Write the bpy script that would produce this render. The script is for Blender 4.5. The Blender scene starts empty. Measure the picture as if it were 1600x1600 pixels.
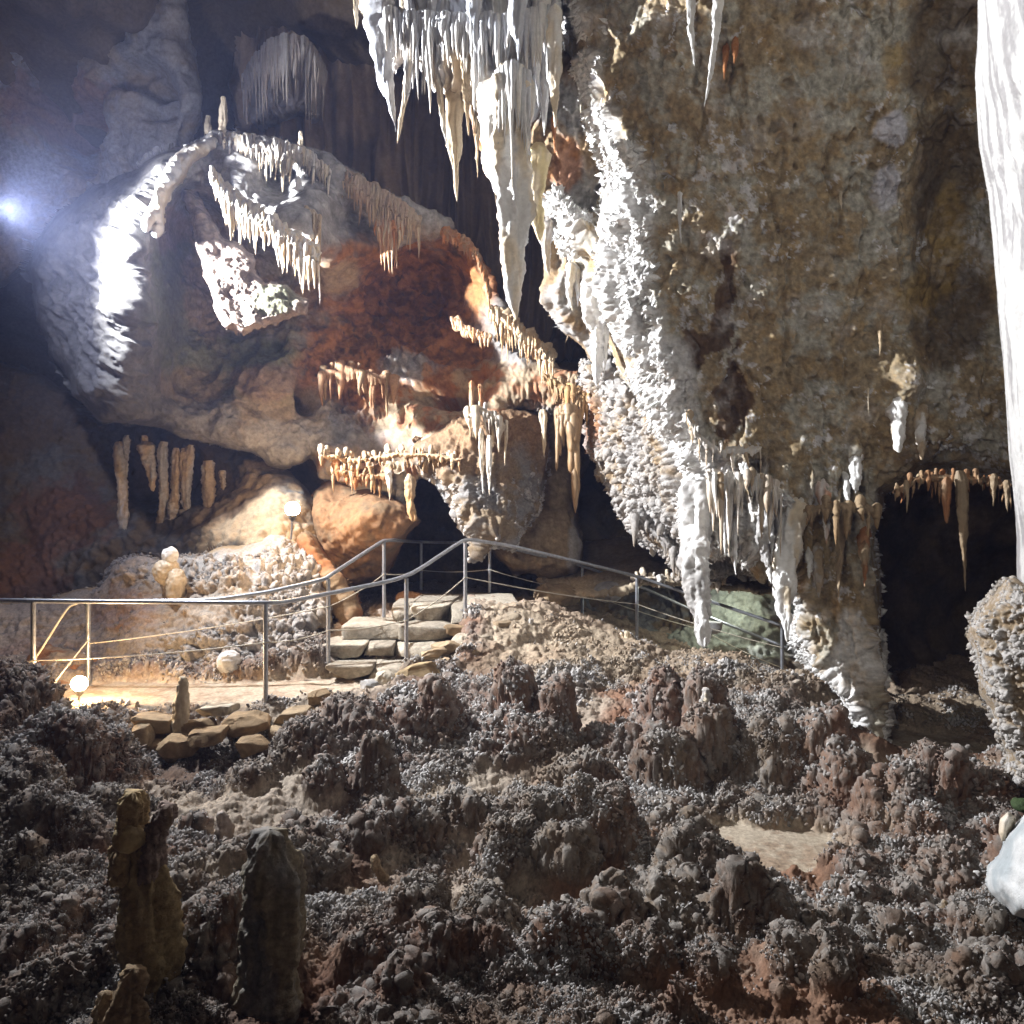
import bpy, math, random
import numpy as np
random.seed(7); RNG = np.random.default_rng(11)
F = 1150.0          # focal length in photo pixels (photo 1600 px wide)
CZ = 2.3            # eye height over the lowest cave floor
scn = bpy.context.scene
COL = scn.collection

def U(px, py, d):
    """photo pixel + distance -> world point"""
    px = np.asarray(px, float); py = np.asarray(py, float); d = np.asarray(d, float)
    return np.stack([(px-800)/F*d, d+0*px, CZ-(py-800)/F*d], -1)

# ------------------------------------------------------------------ noise
_p = RNG.permutation(256).astype(np.int32); PERM = np.concatenate([_p, _p, _p])
_g = RNG.normal(size=(256, 3)); GRAD = (_g/np.linalg.norm(_g, axis=1)[:, None]).astype(np.float32)
RV = RNG.random((256, 3)).astype(np.float32)

def _hash(i, j, k): return PERM[PERM[PERM[i & 255]+(j & 255)]+(k & 255)]

GX,GY,GZ=[np.ascontiguousarray(GRAD[:,i]) for i in range(3)]
PI=PERM.astype(np.intp)
# fold last perm into gradient tables: index Y+c (<=511)
GXP,GYP,GZP=[np.ascontiguousarray(g[PERM]) for g in (GX,GY,GZ)]
def pn(P):
    shp=P.shape[:-1];P=P.reshape(-1,3)
    out=np.empty(len(P),np.float32);CH=32768
    for s in range(0,len(P),CH):
        x=np.ascontiguousarray(P[s:s+CH,0],dtype=np.float32);y=np.ascontiguousarray(P[s:s+CH,1],dtype=np.float32);z=np.ascontiguousarray(P[s:s+CH,2],dtype=np.float32)
        xf=np.floor(x);yf=np.floor(y);zf=np.floor(z)
        xi=xf.astype(np.intp)&255;yi=yf.astype(np.intp)&255;zi=zf.astype(np.intp)&255
        x-=xf;y-=yf;z-=zf
        u=x*x*x*(x*(x*6-15)+10);v=y*y*y*(y*(y*6-15)+10);w=z*z*z*(z*(z*6-15)+10)
        x1=x-1;y1=y-1;z1=z-1
        A=PI.take(xi);B=PI.take(xi+1)
        res=[]
        for XA,xx in((A,x),(B,x1)):
            r2=[]
            for dy,yy in((0,y),(1,y1)):
                Y=PI.take(XA+yi+dy)+zi
                a=GXP.take(Y)*xx+GYP.take(Y)*yy+GZP.take(Y)*z
                Y+=1
                b=GXP.take(Y)*xx+GYP.take(Y)*yy+GZP.take(Y)*z1
                r2.append(a+w*(b-a))
            res.append(r2[0]+v*(r2[1]-r2[0]))
        out[s:s+CH]=(res[0]+u*(res[1]-res[0]))*1.6
    return out.reshape(shp)

def fbm(P, f=1.0, o=4, gain=.5, seed=0.0):
    P = np.asarray(P, np.float32)*f+np.float32(seed*17.31); r = 0; a = 1.0; t = 0
    for _ in range(o):
        r = r+a*pn(P); t += a; P = P*2.03+5.2; a *= gain
    return r/t

def ridg(P, f=1.0, o=4, seed=0.0):
    P = np.asarray(P, np.float32)*f+np.float32(seed*9.7); r = 0; a = 1.0; t = 0
    for _ in range(o):
        r = r+a*(1-np.abs(pn(P))*2.0); t += a; P = P*2.07+3.1; a *= .5
    return r/t

def wor(P, f=1.0, seed=0.0):
    """nearest-point distance and id, points jittered inside cells"""
    shp = P.shape[:-1]; P = np.ascontiguousarray((np.asarray(P).reshape(-1, 3)*f+seed*13.7), dtype=np.float32)
    R = [_wor(P[i:i+32768]) for i in range(0, len(P), 32768)]
    return np.concatenate([r[0] for r in R]).reshape(shp), np.concatenate([r[1] for r in R]).reshape(shp)
def _wor(P):
    I = np.floor(P-.5).astype(np.int32)
    best = np.full(len(P), 9., np.float32); bid = np.zeros(len(P), np.int32)
    for a in (0, 1):
        for b in (0, 1):
            for c in (0, 1):
                C = I+np.array([a, b, c], np.int32); h = _hash(C[:, 0], C[:, 1], C[:, 2])
                q = C+.5+(RV[h]-.5)*.85-P
                d = (q*q).sum(1); m = d < best
                best[m] = d[m]; bid[m] = h[m]
    return np.sqrt(best), bid

def pop(P, f, seed=0.0, r=.62):
    """cave-popcorn knobs, 0..1"""
    d, h = wor(P, f, seed); rr = r*(.65+.5*RV[h, 0])
    return np.sqrt(np.clip(1-(d/rr)**2, 0, 1))*(rr/r)

def sst(a, b, x):
    t = np.clip((x-a)/(b-a), 0, 1); return t*t*(3-2*t)

def tps(pts, vals):
    """smooth interpolation of scattered control values"""
    pts = np.asarray(pts, float); vals = np.asarray(vals, float); s = np.abs(pts).max()+1e-6; c = pts.mean(0)
    A = (pts-c)/s; n = len(A)
    def k(r2): return .5*r2*np.log(r2+1e-9)
    K = k(((A[:, None]-A[None])**2).sum(-1))+np.eye(n)*1e-4
    Q = np.c_[np.ones(n), A]; M = np.block([[K, Q], [Q.T, np.zeros((3, 3))]])
    w = np.linalg.solve(M, np.r_[vals, 0, 0, 0])
    def f(x, y):
        x = (np.asarray(x)-c[0])/s; y = (np.asarray(y)-c[1])/s
        r = w[n]+w[n+1]*x+w[n+2]*y
        for i in range(n): r = r+w[i]*k((x-A[i, 0])**2+(y-A[i, 1])**2)
        return r
    return f

def dcp(cps):
    if isinstance(cps, (int, float)): return lambda x, y: cps+0*np.asarray(x)
    a = np.asarray(cps, float); return tps(a[:, :2], a[:, 2])

# ------------------------------------------------------------------ meshes
def mesh(name, V, Q, mat, parent=None, col=None, smooth=True, tris=None):
    me = bpy.data.meshes.new(name); V = np.asarray(V, np.float32)
    nq = 0 if Q is None else len(Q); nt = 0 if tris is None else len(tris)
    me.vertices.add(len(V)); me.vertices.foreach_set('co', V.ravel())
    L = []; 
    if nq: L.append(np.asarray(Q, np.int32).ravel())
    if nt: L.append(np.asarray(tris, np.int32).ravel())
    L = np.concatenate(L); me.loops.add(len(L)); me.loops.foreach_set('vertex_index', L)
    me.polygons.add(nq+nt)
    st = np.concatenate([np.arange(nq)*4, nq*4+np.arange(nt)*3]).astype(np.int32)
    me.polygons.foreach_set('loop_start', st)
    me.update(calc_edges=True)
    me.polygons.foreach_set('use_smooth', np.full(nq+nt, smooth))
    if col is not None:
        c = np.ones((len(V), 4), np.float32); c[:, :3] = np.clip(col, 0.003, .92)
        at = me.color_attributes.new('Col', 'FLOAT_COLOR', 'POINT'); at.data.foreach_set('color', c.ravel())
    me.materials.append(mat)
    o = bpy.data.objects.new(name, me); COL.objects.link(o)
    if parent is not None:
        o.parent = parent; o.matrix_parent_inverse = parent.matrix_world.inverted()
    return o

def tag(o, label=None, cat=None, group=None, kind=None):
    if label: o['label'] = label
    if cat: o['category'] = cat
    if group: o['group'] = group
    if kind: o['kind'] = kind
    return o

class MB:
    def __init__(s): s.V = []; s.Q = []; s.C = []; s.n = 0
    def add(s, V, Q, C=None):
        s.V.append(V); s.Q.append(np.asarray(Q)+s.n); s.n += len(V)
        if C is not None: s.C.append(np.broadcast_to(np.asarray(C, float), (len(V), 3)))
    def build(s, name, mat, parent=None, smooth=True):
        return mesh(name, np.concatenate(s.V), np.concatenate(s.Q), mat, parent, np.concatenate(s.C) if s.C else None, smooth)

def gridq(n, m, wrap=False):
    i = np.arange(n-1)[:, None]; j = np.arange(m if wrap else m-1)[None]; j2 = (j+1) % m
    return np.stack([i*m+j, i*m+j2, (i+1)*m+j2, (i+1)*m+j], -1).reshape(-1, 4)

def nrm(G):
    a = np.gradient(G, axis=0); b = np.gradient(G, axis=1); n = np.cross(a, b)
    return n/(np.linalg.norm(n, axis=-1, keepdims=True)+1e-12)

def sdf(px, py, poly):
    poly = np.asarray(poly, float); d2 = np.full(px.shape, 1e12); ins = np.zeros(px.shape, bool)
    n = len(poly)
    for i in range(n):
        ax, ay = poly[i]; bx, by = poly[(i+1) % n]; ex, ey = bx-ax, by-ay
        t = np.clip(((px-ax)*ex+(py-ay)*ey)/(ex*ex+ey*ey+1e-9), 0, 1)
        d2 = np.minimum(d2, (px-ax-t*ex)**2+(py-ay-t*ey)**2)
        c = (ay > py) != (by > py)
        ins ^= c & (px < ax+(py-ay)/(by-ay+(by == ay)*1e-9)*ex)
    return np.where(ins, 1, -1)*np.sqrt(d2)

def rough_poly(poly, amp=6, n=7, seed=0):
    r = np.random.default_rng(seed); P = np.asarray(poly, float); out = []
    for i in range(len(P)):
        a, b = P[i], P[(i+1) % len(P)]; L = np.hypot(*(b-a)); k = max(1, int(L/ (amp*3)))
        nv = np.array([-(b-a)[1], (b-a)[0]])/(L+1e-6)
        for j in range(k):
            out.append(a+(b-a)*j/k+(nv*r.normal()*amp*.5 if j else 0))
    return np.array(out)

def solid(name, poly, depth, mat, disp=None, col=None, rim=60, th=1.0, back=2.0, step=2.5, rough=5, seed=1, parent=None, rimf=None):
    """rock body: front relief rounded off at its rim, closed by a back shell; everything at real distance and size"""
    P = np.asarray(poly, float); mg = step*2+rough*2; x0, y0 = P.min(0)-mg; x1, y1 = P.max(0)+mg
    D = dcp(depth)
    xs = np.arange(x0, x1+step, step); ys = np.arange(y0, y1+step, step)
    PX, PY = np.meshgrid(xs, ys)
    if rough:   # ragged natural outline
        q = np.stack([PX, PY, 0*PX+seed*7.7], -1); wob = fbm(q, 1/(rough*9.), 4, .62)*rough*2.6; wlo = fbm(q, 1/(rough*9.), 1)*rough*1.8
    k = 3; cx = np.append(xs[::k], xs[::k][-1]+k*step); cy = np.append(ys[::k], ys[::k][-1]+k*step)
    Sc = sdf(*np.meshgrid(cx, cy), P)
    fx = np.arange(len(xs))/k; fy = np.arange(len(ys))/k; ix = fx.astype(int); iy = fy.astype(int)
    fx = (fx-ix)[None]; fy = (fy-iy)[:, None]; ix = np.minimum(ix, len(cx)-2); iy = np.minimum(iy, len(cy)-2)
    g = lambda a, b: Sc[iy+a][:, ix+b]
    S = (g(0, 0)*(1-fx)+g(0, 1)*fx)*(1-fy)+(g(1, 0)*(1-fx)+g(1, 1)*fx)*fy
    S0 = S
    if rough: S0 = S+wlo*np.exp(-np.abs(S)/(rough*6)); S = S+wob*np.exp(-np.abs(S)/(rough*4))
    gy, gx = np.gradient(S, step); gl = np.maximum(gx*gx+gy*gy, .25); gx = gx/gl; gy = gy/gl
    out = (S < 0) & (S > -step*3); PX = np.where(out, PX-S*gx, PX); PY = np.where(out, PY-S*gy, PY)
    rr = rim if rimf is None else rimf(PX, PY)
    t = np.clip(S0/rr, 0, 1)
    dep = D(PX, PY)+th*(1-np.sqrt(np.clip(1-(1-t)**2, 0, 1)))
    G = U(PX, PY, dep); N = nrm(G)
    N *= np.where((N*G).sum(-1, keepdims=True) > 0, -1, 1)   # towards the viewer side
    dd = 0
    if disp is not None:
        dd = disp(G, N, PX, PY); nv = np.abs((N*G).sum(-1)-N[..., 2]*CZ)/np.linalg.norm(G-[0, 0, CZ], axis=-1)
        G = G+N*(dd*(.12+.88*sst(.1, .55, nv)))[..., None]
    c = None
    if col is not None: c = col(G, N, PX, PY, dd)
    cell = (S[:-1, :-1] > 0) | (S[1:, :-1] > 0) | (S[:-1, 1:] > 0) | (S[1:, 1:] > 0)
    q = gridq(*S.shape)[cell.ravel()]
    V = G.reshape(-1, 3); C = c.reshape(-1, 3) if c is not None else None
    # back shell, coarser
    k = 4; Sb = S[::k, ::k]
    tb = np.clip(Sb/rr if np.isscalar(rr) else Sb/rr[::k, ::k], 0, 1)
    PXb, PYb = np.meshgrid(xs[::k], ys[::k])
    db = D(PXb, PYb)+th+back*np.sqrt(np.clip(1-(1-tb)**2, 0, 1)); B = U(PXb, PYb, db)
    cb = (Sb[:-1, :-1] > 0) & (Sb[1:, :-1] > 0) & (Sb[:-1, 1:] > 0) & (Sb[1:, 1:] > 0)
    qb = gridq(*Sb.shape)[cb.ravel()][:, ::-1]+len(V)
    V = np.concatenate([V, B.reshape(-1, 3)])
    if C is not None:
        C = np.concatenate([C, np.broadcast_to(C.mean(0), (B.size//3, 3))])
    Q = np.concatenate([q, qb]) if len(qb) else q
    use = np.zeros(len(V), bool); use[Q.ravel()] = True; idx = np.cumsum(use)-1
    return mesh(name, V[use], idx[Q], mat, parent, C[use] if C is not None else None)

def tube(pts, rad, seg=16, flat=1.0, nz=None, fl=0, seed=0, cap=True):
    pts = np.asarray(pts, float); rad = np.asarray(rad, float); n = len(pts)
    T = np.gradient(pts, axis=0); T /= np.linalg.norm(T, axis=1)[:, None]+1e-9
    up = np.where(np.abs(T[:, 2:3]) > .9, np.array([[0, 1., 0]]), np.array([[0, 0, 1.]]))
    A = np.cross(T, up); A /= np.linalg.norm(A, axis=1)[:, None]+1e-9; B = np.cross(T, A)
    th = np.linspace(0, 2*np.pi, seg, endpoint=False)
    R = rad[:, None]*np.ones((1, seg))
    if fl: R = R*(1+fl*np.cos(th*3+seed)[None]+fl*.7*np.cos(th*7+seed*2.1)[None])
    V = pts[:, None]+R[..., None]*(np.cos(th)[None, :, None]*A[:, None]+flat*np.sin(th)[None, :, None]*B[:, None])
    if nz is not None:
        O = V-pts[:, None]; V = V+O/(np.linalg.norm(O, axis=-1, keepdims=True)+1e-9)*nz(V)[..., None]
    return V.reshape(-1, 3), gridq(n, seg, True)

# ------------------------------------------------------------------ materials
def srgb(r, g, b):
    f = lambda c: (c/255/12.92) if c/255 <= .04045 else ((c/255+.055)/1.055)**2.4
    return np.array([f(r), f(g), f(b)])

def rockmat(name, rough=.8, bump=.4, bscale=60, spec=.3, var=.35, base=None, sss=0, bdist=.01, crystal=False):
    m = bpy.data.materials.new(name); m.use_nodes = True; nt = m.node_tree; N = nt.nodes; L = nt.links
    b = N['Principled BSDF']; b.inputs['Specular IOR Level'].default_value = spec
    geo = N.new('ShaderNodeNewGeometry')
    n1 = N.new('ShaderNodeTexNoise'); n1.inputs['Scale'].default_value = bscale*.35; n1.inputs['Detail'].default_value = 5; n1.inputs['Roughness'].default_value = .7
    n2 = N.new('ShaderNodeTexNoise'); n2.inputs['Scale'].default_value = bscale; n2.inputs['Detail'].default_value = 3; n2.inputs['Roughness'].default_value = .75
    L.new(geo.outputs['Position'], n1.inputs['Vector']); L.new(geo.outputs['Position'], n2.inputs['Vector'])
    if base is None:
        a = N.new('ShaderNodeAttribute'); a.attribute_name = 'Col'; src = a.outputs['Color']
    else:
        a = N.new('ShaderNodeRGB'); a.outputs[0].default_value = (*base, 1); src = a.outputs[0]
    mr = N.new('ShaderNodeMapRange'); mr.inputs[1].default_value = .3; mr.inputs[2].default_value = .7
    mr.inputs[3].default_value = 1-var; mr.inputs[4].default_value = 1+var*.7
    L.new(n1.outputs['Fac'], mr.inputs[0])
    mx = N.new('ShaderNodeVectorMath'); mx.operation = 'SCALE'; L.new(src, mx.inputs[0]); L.new(mr.outputs[0], mx.inputs['Scale'])
    L.new(mx.outputs[0], b.inputs['Base Color'])
    r2 = N.new('ShaderNodeMapRange'); r2.inputs[3].default_value = rough-.15; r2.inputs[4].default_value = min(1, rough+.15)
    L.new(n1.outputs['Fac'], r2.inputs[0]); L.new(r2.outputs[0], b.inputs['Roughness'])
    bp = N.new('ShaderNodeBump'); bp.inputs['Strength'].default_value = bump; bp.inputs['Distance'].default_value = bdist
    L.new(n2.outputs['Fac'], bp.inputs['Height']); L.new(bp.outputs[0], b.inputs['Normal'])
    if sss:
        b.inputs['Subsurface Weight'].default_value = sss; b.inputs['Subsurface Radius'].default_value = (.06, .035, .02); b.inputs['Subsurface Scale'].default_value = 1
    return m

def plain(name, c, rough=.5, metal=0, spec=.5, emis=None, es=0):
    m = bpy.data.materials.new(name); m.use_nodes = True; b = m.node_tree.nodes['Principled BSDF']
    b.inputs['Base Color'].default_value = (*c, 1); b.inputs['Roughness'].default_value = rough
    b.inputs['Metallic'].default_value = metal; b.inputs['Specular IOR Level'].default_value = spec
    if emis: b.inputs['Emission Color'].default_value = (*emis, 1); b.inputs['Emission Strength'].default_value = es
    return m

MAT_ROCK = rockmat('rock', .85, .55, 45, .25, .35)
MAT_POP = rockmat('popcorn_rock', .85, .6, 90, .25, .4)
MAT_FLOW = rockmat('flowstone', .5, .25, 50, .45, .18)
MAT_CALC = rockmat('calcite', .55, .5, 70, .4, .15)
MAT_CLAY = rockmat('clay', .9, .6, 40, .15, .3)
MAT_STONE = rockmat('path_stone', .85, .5, 35, .2, .25)

def mix(a, b, m): 
    m = np.asarray(m)[..., None]; return np.asarray(a)*(1-m)+np.asarray(b)*m

def blob(PX, PY, lst, G=None, f=3.0, amp=.35, soft=.35):
    """irregular patches, each (cx, cy, rx, ry)"""
    m = np.zeros(PX.shape)
    n = fbm(G, f, 4, .6)*amp*2.2 if G is not None else 0
    for cx, cy, rx, ry in lst:
        r = np.sqrt(((PX-cx)/rx)**2+((PY-cy)/ry)**2)+n
        m = np.maximum(m, 1-sst(1-soft, 1+soft*.4, r))
    return m

# ---------------- real knobs grown over a surface (uncountable: one object of kind stuff)
def crust(name, label, P, N, size, C, mat, seed=0, stretch=(1, 2.2), kind='stuff', sub=1):
    r = np.random.default_rng(seed); n = len(P)
    N = N+r.normal(size=N.shape)*.45; N /= np.linalg.norm(N, axis=1)[:, None]
    rx = np.arccos(np.clip(N[:, 2], -1, 1)); rz = np.arctan2(N[:, 1], N[:, 0])+np.pi/2
    rot = np.stack([rx, 0*rx, rz], 1); st = r.uniform(*stretch, n)
    scl = np.stack([size*r.uniform(.8, 1.25, n), size*r.uniform(.8, 1.25, n), size*st], 1)
    me = bpy.data.meshes.new(name); me.vertices.add(n); me.vertices.foreach_set('co', (P+N*size[:, None]*.3).astype(np.float32).ravel())
    for nm, a in (('rot', rot), ('scl', scl)):
        at = me.attributes.new(nm, 'FLOAT_VECTOR', 'POINT'); at.data.foreach_set('vector', a.astype(np.float32).ravel())
    c = np.ones((n, 4), np.float32); c[:, :3] = np.clip(C, .004, .9); at = me.attributes.new('Col', 'FLOAT_COLOR', 'POINT'); at.data.foreach_set('color', c.ravel())
    me.materials.append(mat)
    o = bpy.data.objects.new(name, me); COL.objects.link(o); o['label'] = label; o['kind'] = kind
    ng = bpy.data.node_groups.new('knobs', 'GeometryNodeTree'); ng.interface.new_socket('Geometry', in_out='INPUT', socket_type='NodeSocketGeometry'); ng.interface.new_socket('Geometry', in_out='OUTPUT', socket_type='NodeSocketGeometry')
    A = ng.nodes; L = ng.links; gi = A.new('NodeGroupInput'); go = A.new('NodeGroupOutput')
    ico = A.new('GeometryNodeMeshIcoSphere'); ico.inputs['Radius'].default_value = 1; ico.inputs['Subdivisions'].default_value = sub
    sm = A.new('GeometryNodeSetShadeSmooth'); L.new(ico.outputs['Mesh'], sm.inputs['Geometry'])
    mt = A.new('GeometryNodeSetMaterial'); mt.inputs['Material'].default_value = mat; L.new(sm.outputs[0], mt.inputs['Geometry'])
    ip = A.new('GeometryNodeInstanceOnPoints'); L.new(gi.outputs[0], ip.inputs['Points']); L.new(mt.outputs[0], ip.inputs['Instance'])
    for nm, k in (('rot', 'Rotation'), ('scl', 'Scale')):
        na = A.new('GeometryNodeInputNamedAttribute'); na.data_type = 'FLOAT_VECTOR'; na.inputs['Name'].default_value = nm; L.new(na.outputs[0], ip.inputs[k])
    L.new(ip.outputs[0], go.inputs[0])
    md = o.modifiers.new('knobs', 'NODES'); md.node_group = ng
    return o

def surf(o):
    me = o.data; n = len(me.vertices); V = np.empty(n*3, np.float32); me.vertices.foreach_get('co', V)
    Nn = np.empty(n*3, np.float32); me.vertex_normals.foreach_get('vector', Nn); C = np.empty(n*4, np.float32); me.color_attributes['Col'].data.foreach_get('color', C)
    V = V.reshape(-1, 3); return V, Nn.reshape(-1, 3), C.reshape(-1, 4)[:, :3], V[:, 0]/V[:, 1]*F+800, 800-(V[:, 2]-CZ)/V[:, 1]*F

def crust_on(o, name, label, n, mask, size, colf=None, seed=0, mat=None, stretch=(1, 2.2), pw=1):
    V, N, C, px, py = surf(o); r = np.random.default_rng(seed); m = np.clip(mask(V, N, px, py), 0, 1)
    m = m*(((V*N).sum(1)+N[:, 2]*-CZ) < .1*V[:, 1])*(px > -60)*(px < 1660)*(py > -60)*(py < 1660)
    i = r.choice(len(V), n, p=m/m.sum()); P = V[i]+r.normal(size=(n, 3))*.006
    s = size*r.uniform(.5, 1.3, n)*(1+1.1*np.clip(fbm(P, 2.6, 3, .6, 31)*2, -.55, 1))*np.clip(V[i, 1]/5, .75, 1.6)**pw
    c = C[i] if colf is None else colf(V[i], N[i], C[i], r)
    return crust(name, label, P, N[i], s, c, mat or MAT_KNOB, seed, stretch)
MAT_KNOB = rockmat('popcorn_knobs', .8, .4, 160, .25, .25)
for _n in MAT_KNOB.node_tree.nodes:
    if _n.type == 'ATTRIBUTE': _n.attribute_type = 'INSTANCER'
GREY = np.array([.40, .385, .37]); CREAM = np.array([.62, .52, .38]); TAN = np.array([.36, .27, .17]); BROWN = np.array([.27, .19, .11])
RED = np.array([.22, .09, .05]); ORANGE = np.array([.46, .19, .07]); WHITE = np.array([.80, .79, .77]); DARK = np.array([.07, .052, .04])
GREEN = np.array([.22, .24, .15]); LILAC = np.array([.32, .305, .29])

# ---------------- outer cave shell
def build_shell():
    n, m = 260, 420
    th = np.linspace(0.0, np.pi, n)[:, None]; ph = np.linspace(0, 2*np.pi, m, endpoint=False)[None]
    D = np.stack([np.sin(th)*np.cos(ph), np.sin(th)*np.sin(ph), np.cos(th)+0*ph], -1)
    V = np.array([-2.0, 6.5, 3.0])+D*np.array([14.5, 13.5, 8.5])
    V = V+D*(fbm(V, .25, 5, .55)*2.2+ridg(V, .9, 3)*.3)[..., None]
    c = mix(BROWN*.55, DARK*1.2, sst(-.2, .3, fbm(V, .5, 3)))
    q = gridq(n, m, True)[:, ::-1]
    o = mesh('cave_wall', V.reshape(-1, 3), q, MAT_ROCK, None, c.reshape(-1, 3)); tag(o, 'dark brown rock shell closing the cavern far behind', 'cave wall', kind='structure')
build_shell()

def flutes(G, f=9, s=0):
    """vertical curtain ribs"""
    Q = G*np.array([f, f, f*.07])+s
    return 1-np.abs(pn(Q))*2.2


def W(name, label, cat, *a, group=None, **k):
    o = solid(name, *a, **k)
    if cat == 'structure': tag(o, label, kind='structure')
    else: tag(o, label, cat, group)
    return o

# ---------------- upper left wall with hollows
def dispA(G, N, x, y):
    h = fbm(G, .7, 5, .5)*.35+ridg(G, 1.8, 4)*.12+fbm(G, 9, 3)*.03
    for cx, cy, rx, ry, dp in [(75, 110, 34, 90, .9), (165, 45, 40, 30, .7), (215, 120, 60, 30, .5), (120, 210, 50, 60, 1.0), (250, 160, 30, 40, .4)]:
        h = h-dp*sst(1.25, .5, np.sqrt(((x-cx)/rx)**2+((y-cy)/ry)**2)+fbm(G, 1.6, 3)*.5)
    return h
def colA(G, N, x, y, d):
    c = mix(GREY*.8, TAN*.9, sst(-.2, .25, fbm(G, 1.1, 4, seed=3)))
    c = mix(c, RED*1.3, blob(x, y, [(100, 150, 90, 40), (60, 160, 60, 60)], G)*.6)
    return mix(c, GREY*.95, blob(x, y, [(40, 50, 60, 50), (240, 230, 70, 90), (270, 60, 40, 80)], G)*.6)
W('cave_wall', 'lilac grey upper left cavern wall with dark hollows', 'structure',
  [(-900, -500), (285, -500), (290, -100), (296, 30), (303, 100), (312, 170), (310, 235), (280, 290), (240, 330), (150, 380), (60, 420), (-100, 500), (-300, 620), (-900, 900)],
  [(0, 0, 12.6), (250, 0, 12.3), (0, 300, 12.8), (250, 250, 12.5), (-500, 100, 9.5), (-500, 600, 8.5), (0, -400, 11), (150, 300, 13)], MAT_ROCK, dispA, colA, rim=40, th=1.0, back=1.5, step=2.8, rough=9, seed=4)

# ---------------- ceiling hood in the very back, top middle
def dispB(G, N, x, y): return fbm(G, .8, 4)*.3+flutes(G, 4)*.22+0*sst(-.1, .3, fbm(G, .5, 2)+.2)+fbm(G, 8, 3)*.02
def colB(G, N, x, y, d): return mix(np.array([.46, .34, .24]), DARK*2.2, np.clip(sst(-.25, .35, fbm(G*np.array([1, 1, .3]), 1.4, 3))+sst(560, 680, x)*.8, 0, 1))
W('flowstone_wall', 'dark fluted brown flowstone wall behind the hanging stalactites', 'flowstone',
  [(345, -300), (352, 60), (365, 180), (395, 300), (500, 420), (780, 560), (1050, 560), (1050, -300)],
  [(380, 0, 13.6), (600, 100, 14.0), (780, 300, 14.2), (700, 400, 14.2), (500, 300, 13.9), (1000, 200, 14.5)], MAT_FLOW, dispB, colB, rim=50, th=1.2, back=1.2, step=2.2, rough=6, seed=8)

# ---------------- deep rear wall behind the arches
def dispN(G, N, x, y): return fbm(G, .9, 5)*.35+fbm(G, 7, 3)*.03
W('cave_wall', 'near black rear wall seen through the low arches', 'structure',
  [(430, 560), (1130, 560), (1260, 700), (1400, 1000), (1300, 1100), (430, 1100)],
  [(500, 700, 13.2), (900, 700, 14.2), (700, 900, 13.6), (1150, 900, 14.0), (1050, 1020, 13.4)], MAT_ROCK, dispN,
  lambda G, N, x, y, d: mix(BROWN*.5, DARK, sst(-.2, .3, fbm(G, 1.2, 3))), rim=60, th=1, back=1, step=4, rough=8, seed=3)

# ---------------- main massif with canopy and red hollow
MP = [(45, 415), (55, 375), (90, 330), (150, 288), (215, 262), (240, 243), (285, 226), (330, 206), (430, 214), (520, 243), (580, 282), (640, 320), (700, 350),
      (745, 392), (772, 440), (790, 500), (835, 545), (880, 575), (930, 596), (985, 640), (965, 655), (905, 650), (850, 640), (800, 640), (785, 680), (798, 740),
      (815, 800), (812, 850), (770, 862), (738, 850), (715, 822), (702, 780), (680, 752), (655, 745), (640, 770), (632, 800), (560, 770), (500, 745), (488, 712),
      (470, 728), (446, 738), (420, 726), (398, 710), (350, 702), (300, 684), (240, 668), (160, 658), (120, 620), (85, 560), (60, 500)]
MD = [(60, 420, 10.3), (100, 350, 10.0), (150, 330, 9.7), (210, 290, 9.6), (150, 500, 9.5), (190, 420, 9.2), (120, 420, 9.8), (215, 380, 9.2), (222, 480, 9.2), (210, 560, 9.2), (185, 630, 9.4), (100, 560, 10.1), (262, 340, 10.4), (285, 430, 11.0), (290, 520, 11.0), (285, 600, 10.8), (310, 330, 11.6), (300, 232, 10.2), (278, 258, 9.8), (246, 318, 9.5), (370, 225, 10.3), (430, 235, 10.3), (500, 256, 10.35), (430, 285, 10.8), (345, 340, 11.3), (365, 300, 10.0), (405, 322, 9.8), (450, 345, 9.65), (490, 372, 9.6), (455, 412, 11.4), (530, 350, 10.7), (570, 390, 10.8),
      (350, 560, 11.1), (430, 600, 10.9), (470, 560, 11.2), (330, 660, 10.6), (440, 690, 10.9), (560, 290, 10.5), (640, 335, 10.5), (600, 345, 10.9), (520, 440, 11.0), (600, 450, 12.3), (680, 430, 12.6), (720, 470, 12.1), (765, 450, 11.0),
      (600, 520, 12.0), (520, 520, 11.5), (560, 600, 11.6), (660, 560, 11.7), (740, 540, 11.7), (700, 640, 10.9), (780, 570, 11.0), (880, 610, 10.7), (960, 640, 10.2), (600, 660, 11.5),
      (530, 690, 10.9), (620, 720, 10.7), (700, 730, 10.3), (770, 740, 10.1), (790, 820, 10.0), (740, 820, 10.0), (500, 640, 11.3)]
def gloc(x, y, cx, cy, rx, ry): return np.exp(-(((x-cx)/rx)**2+((y-cy)/ry)**2))
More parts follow.
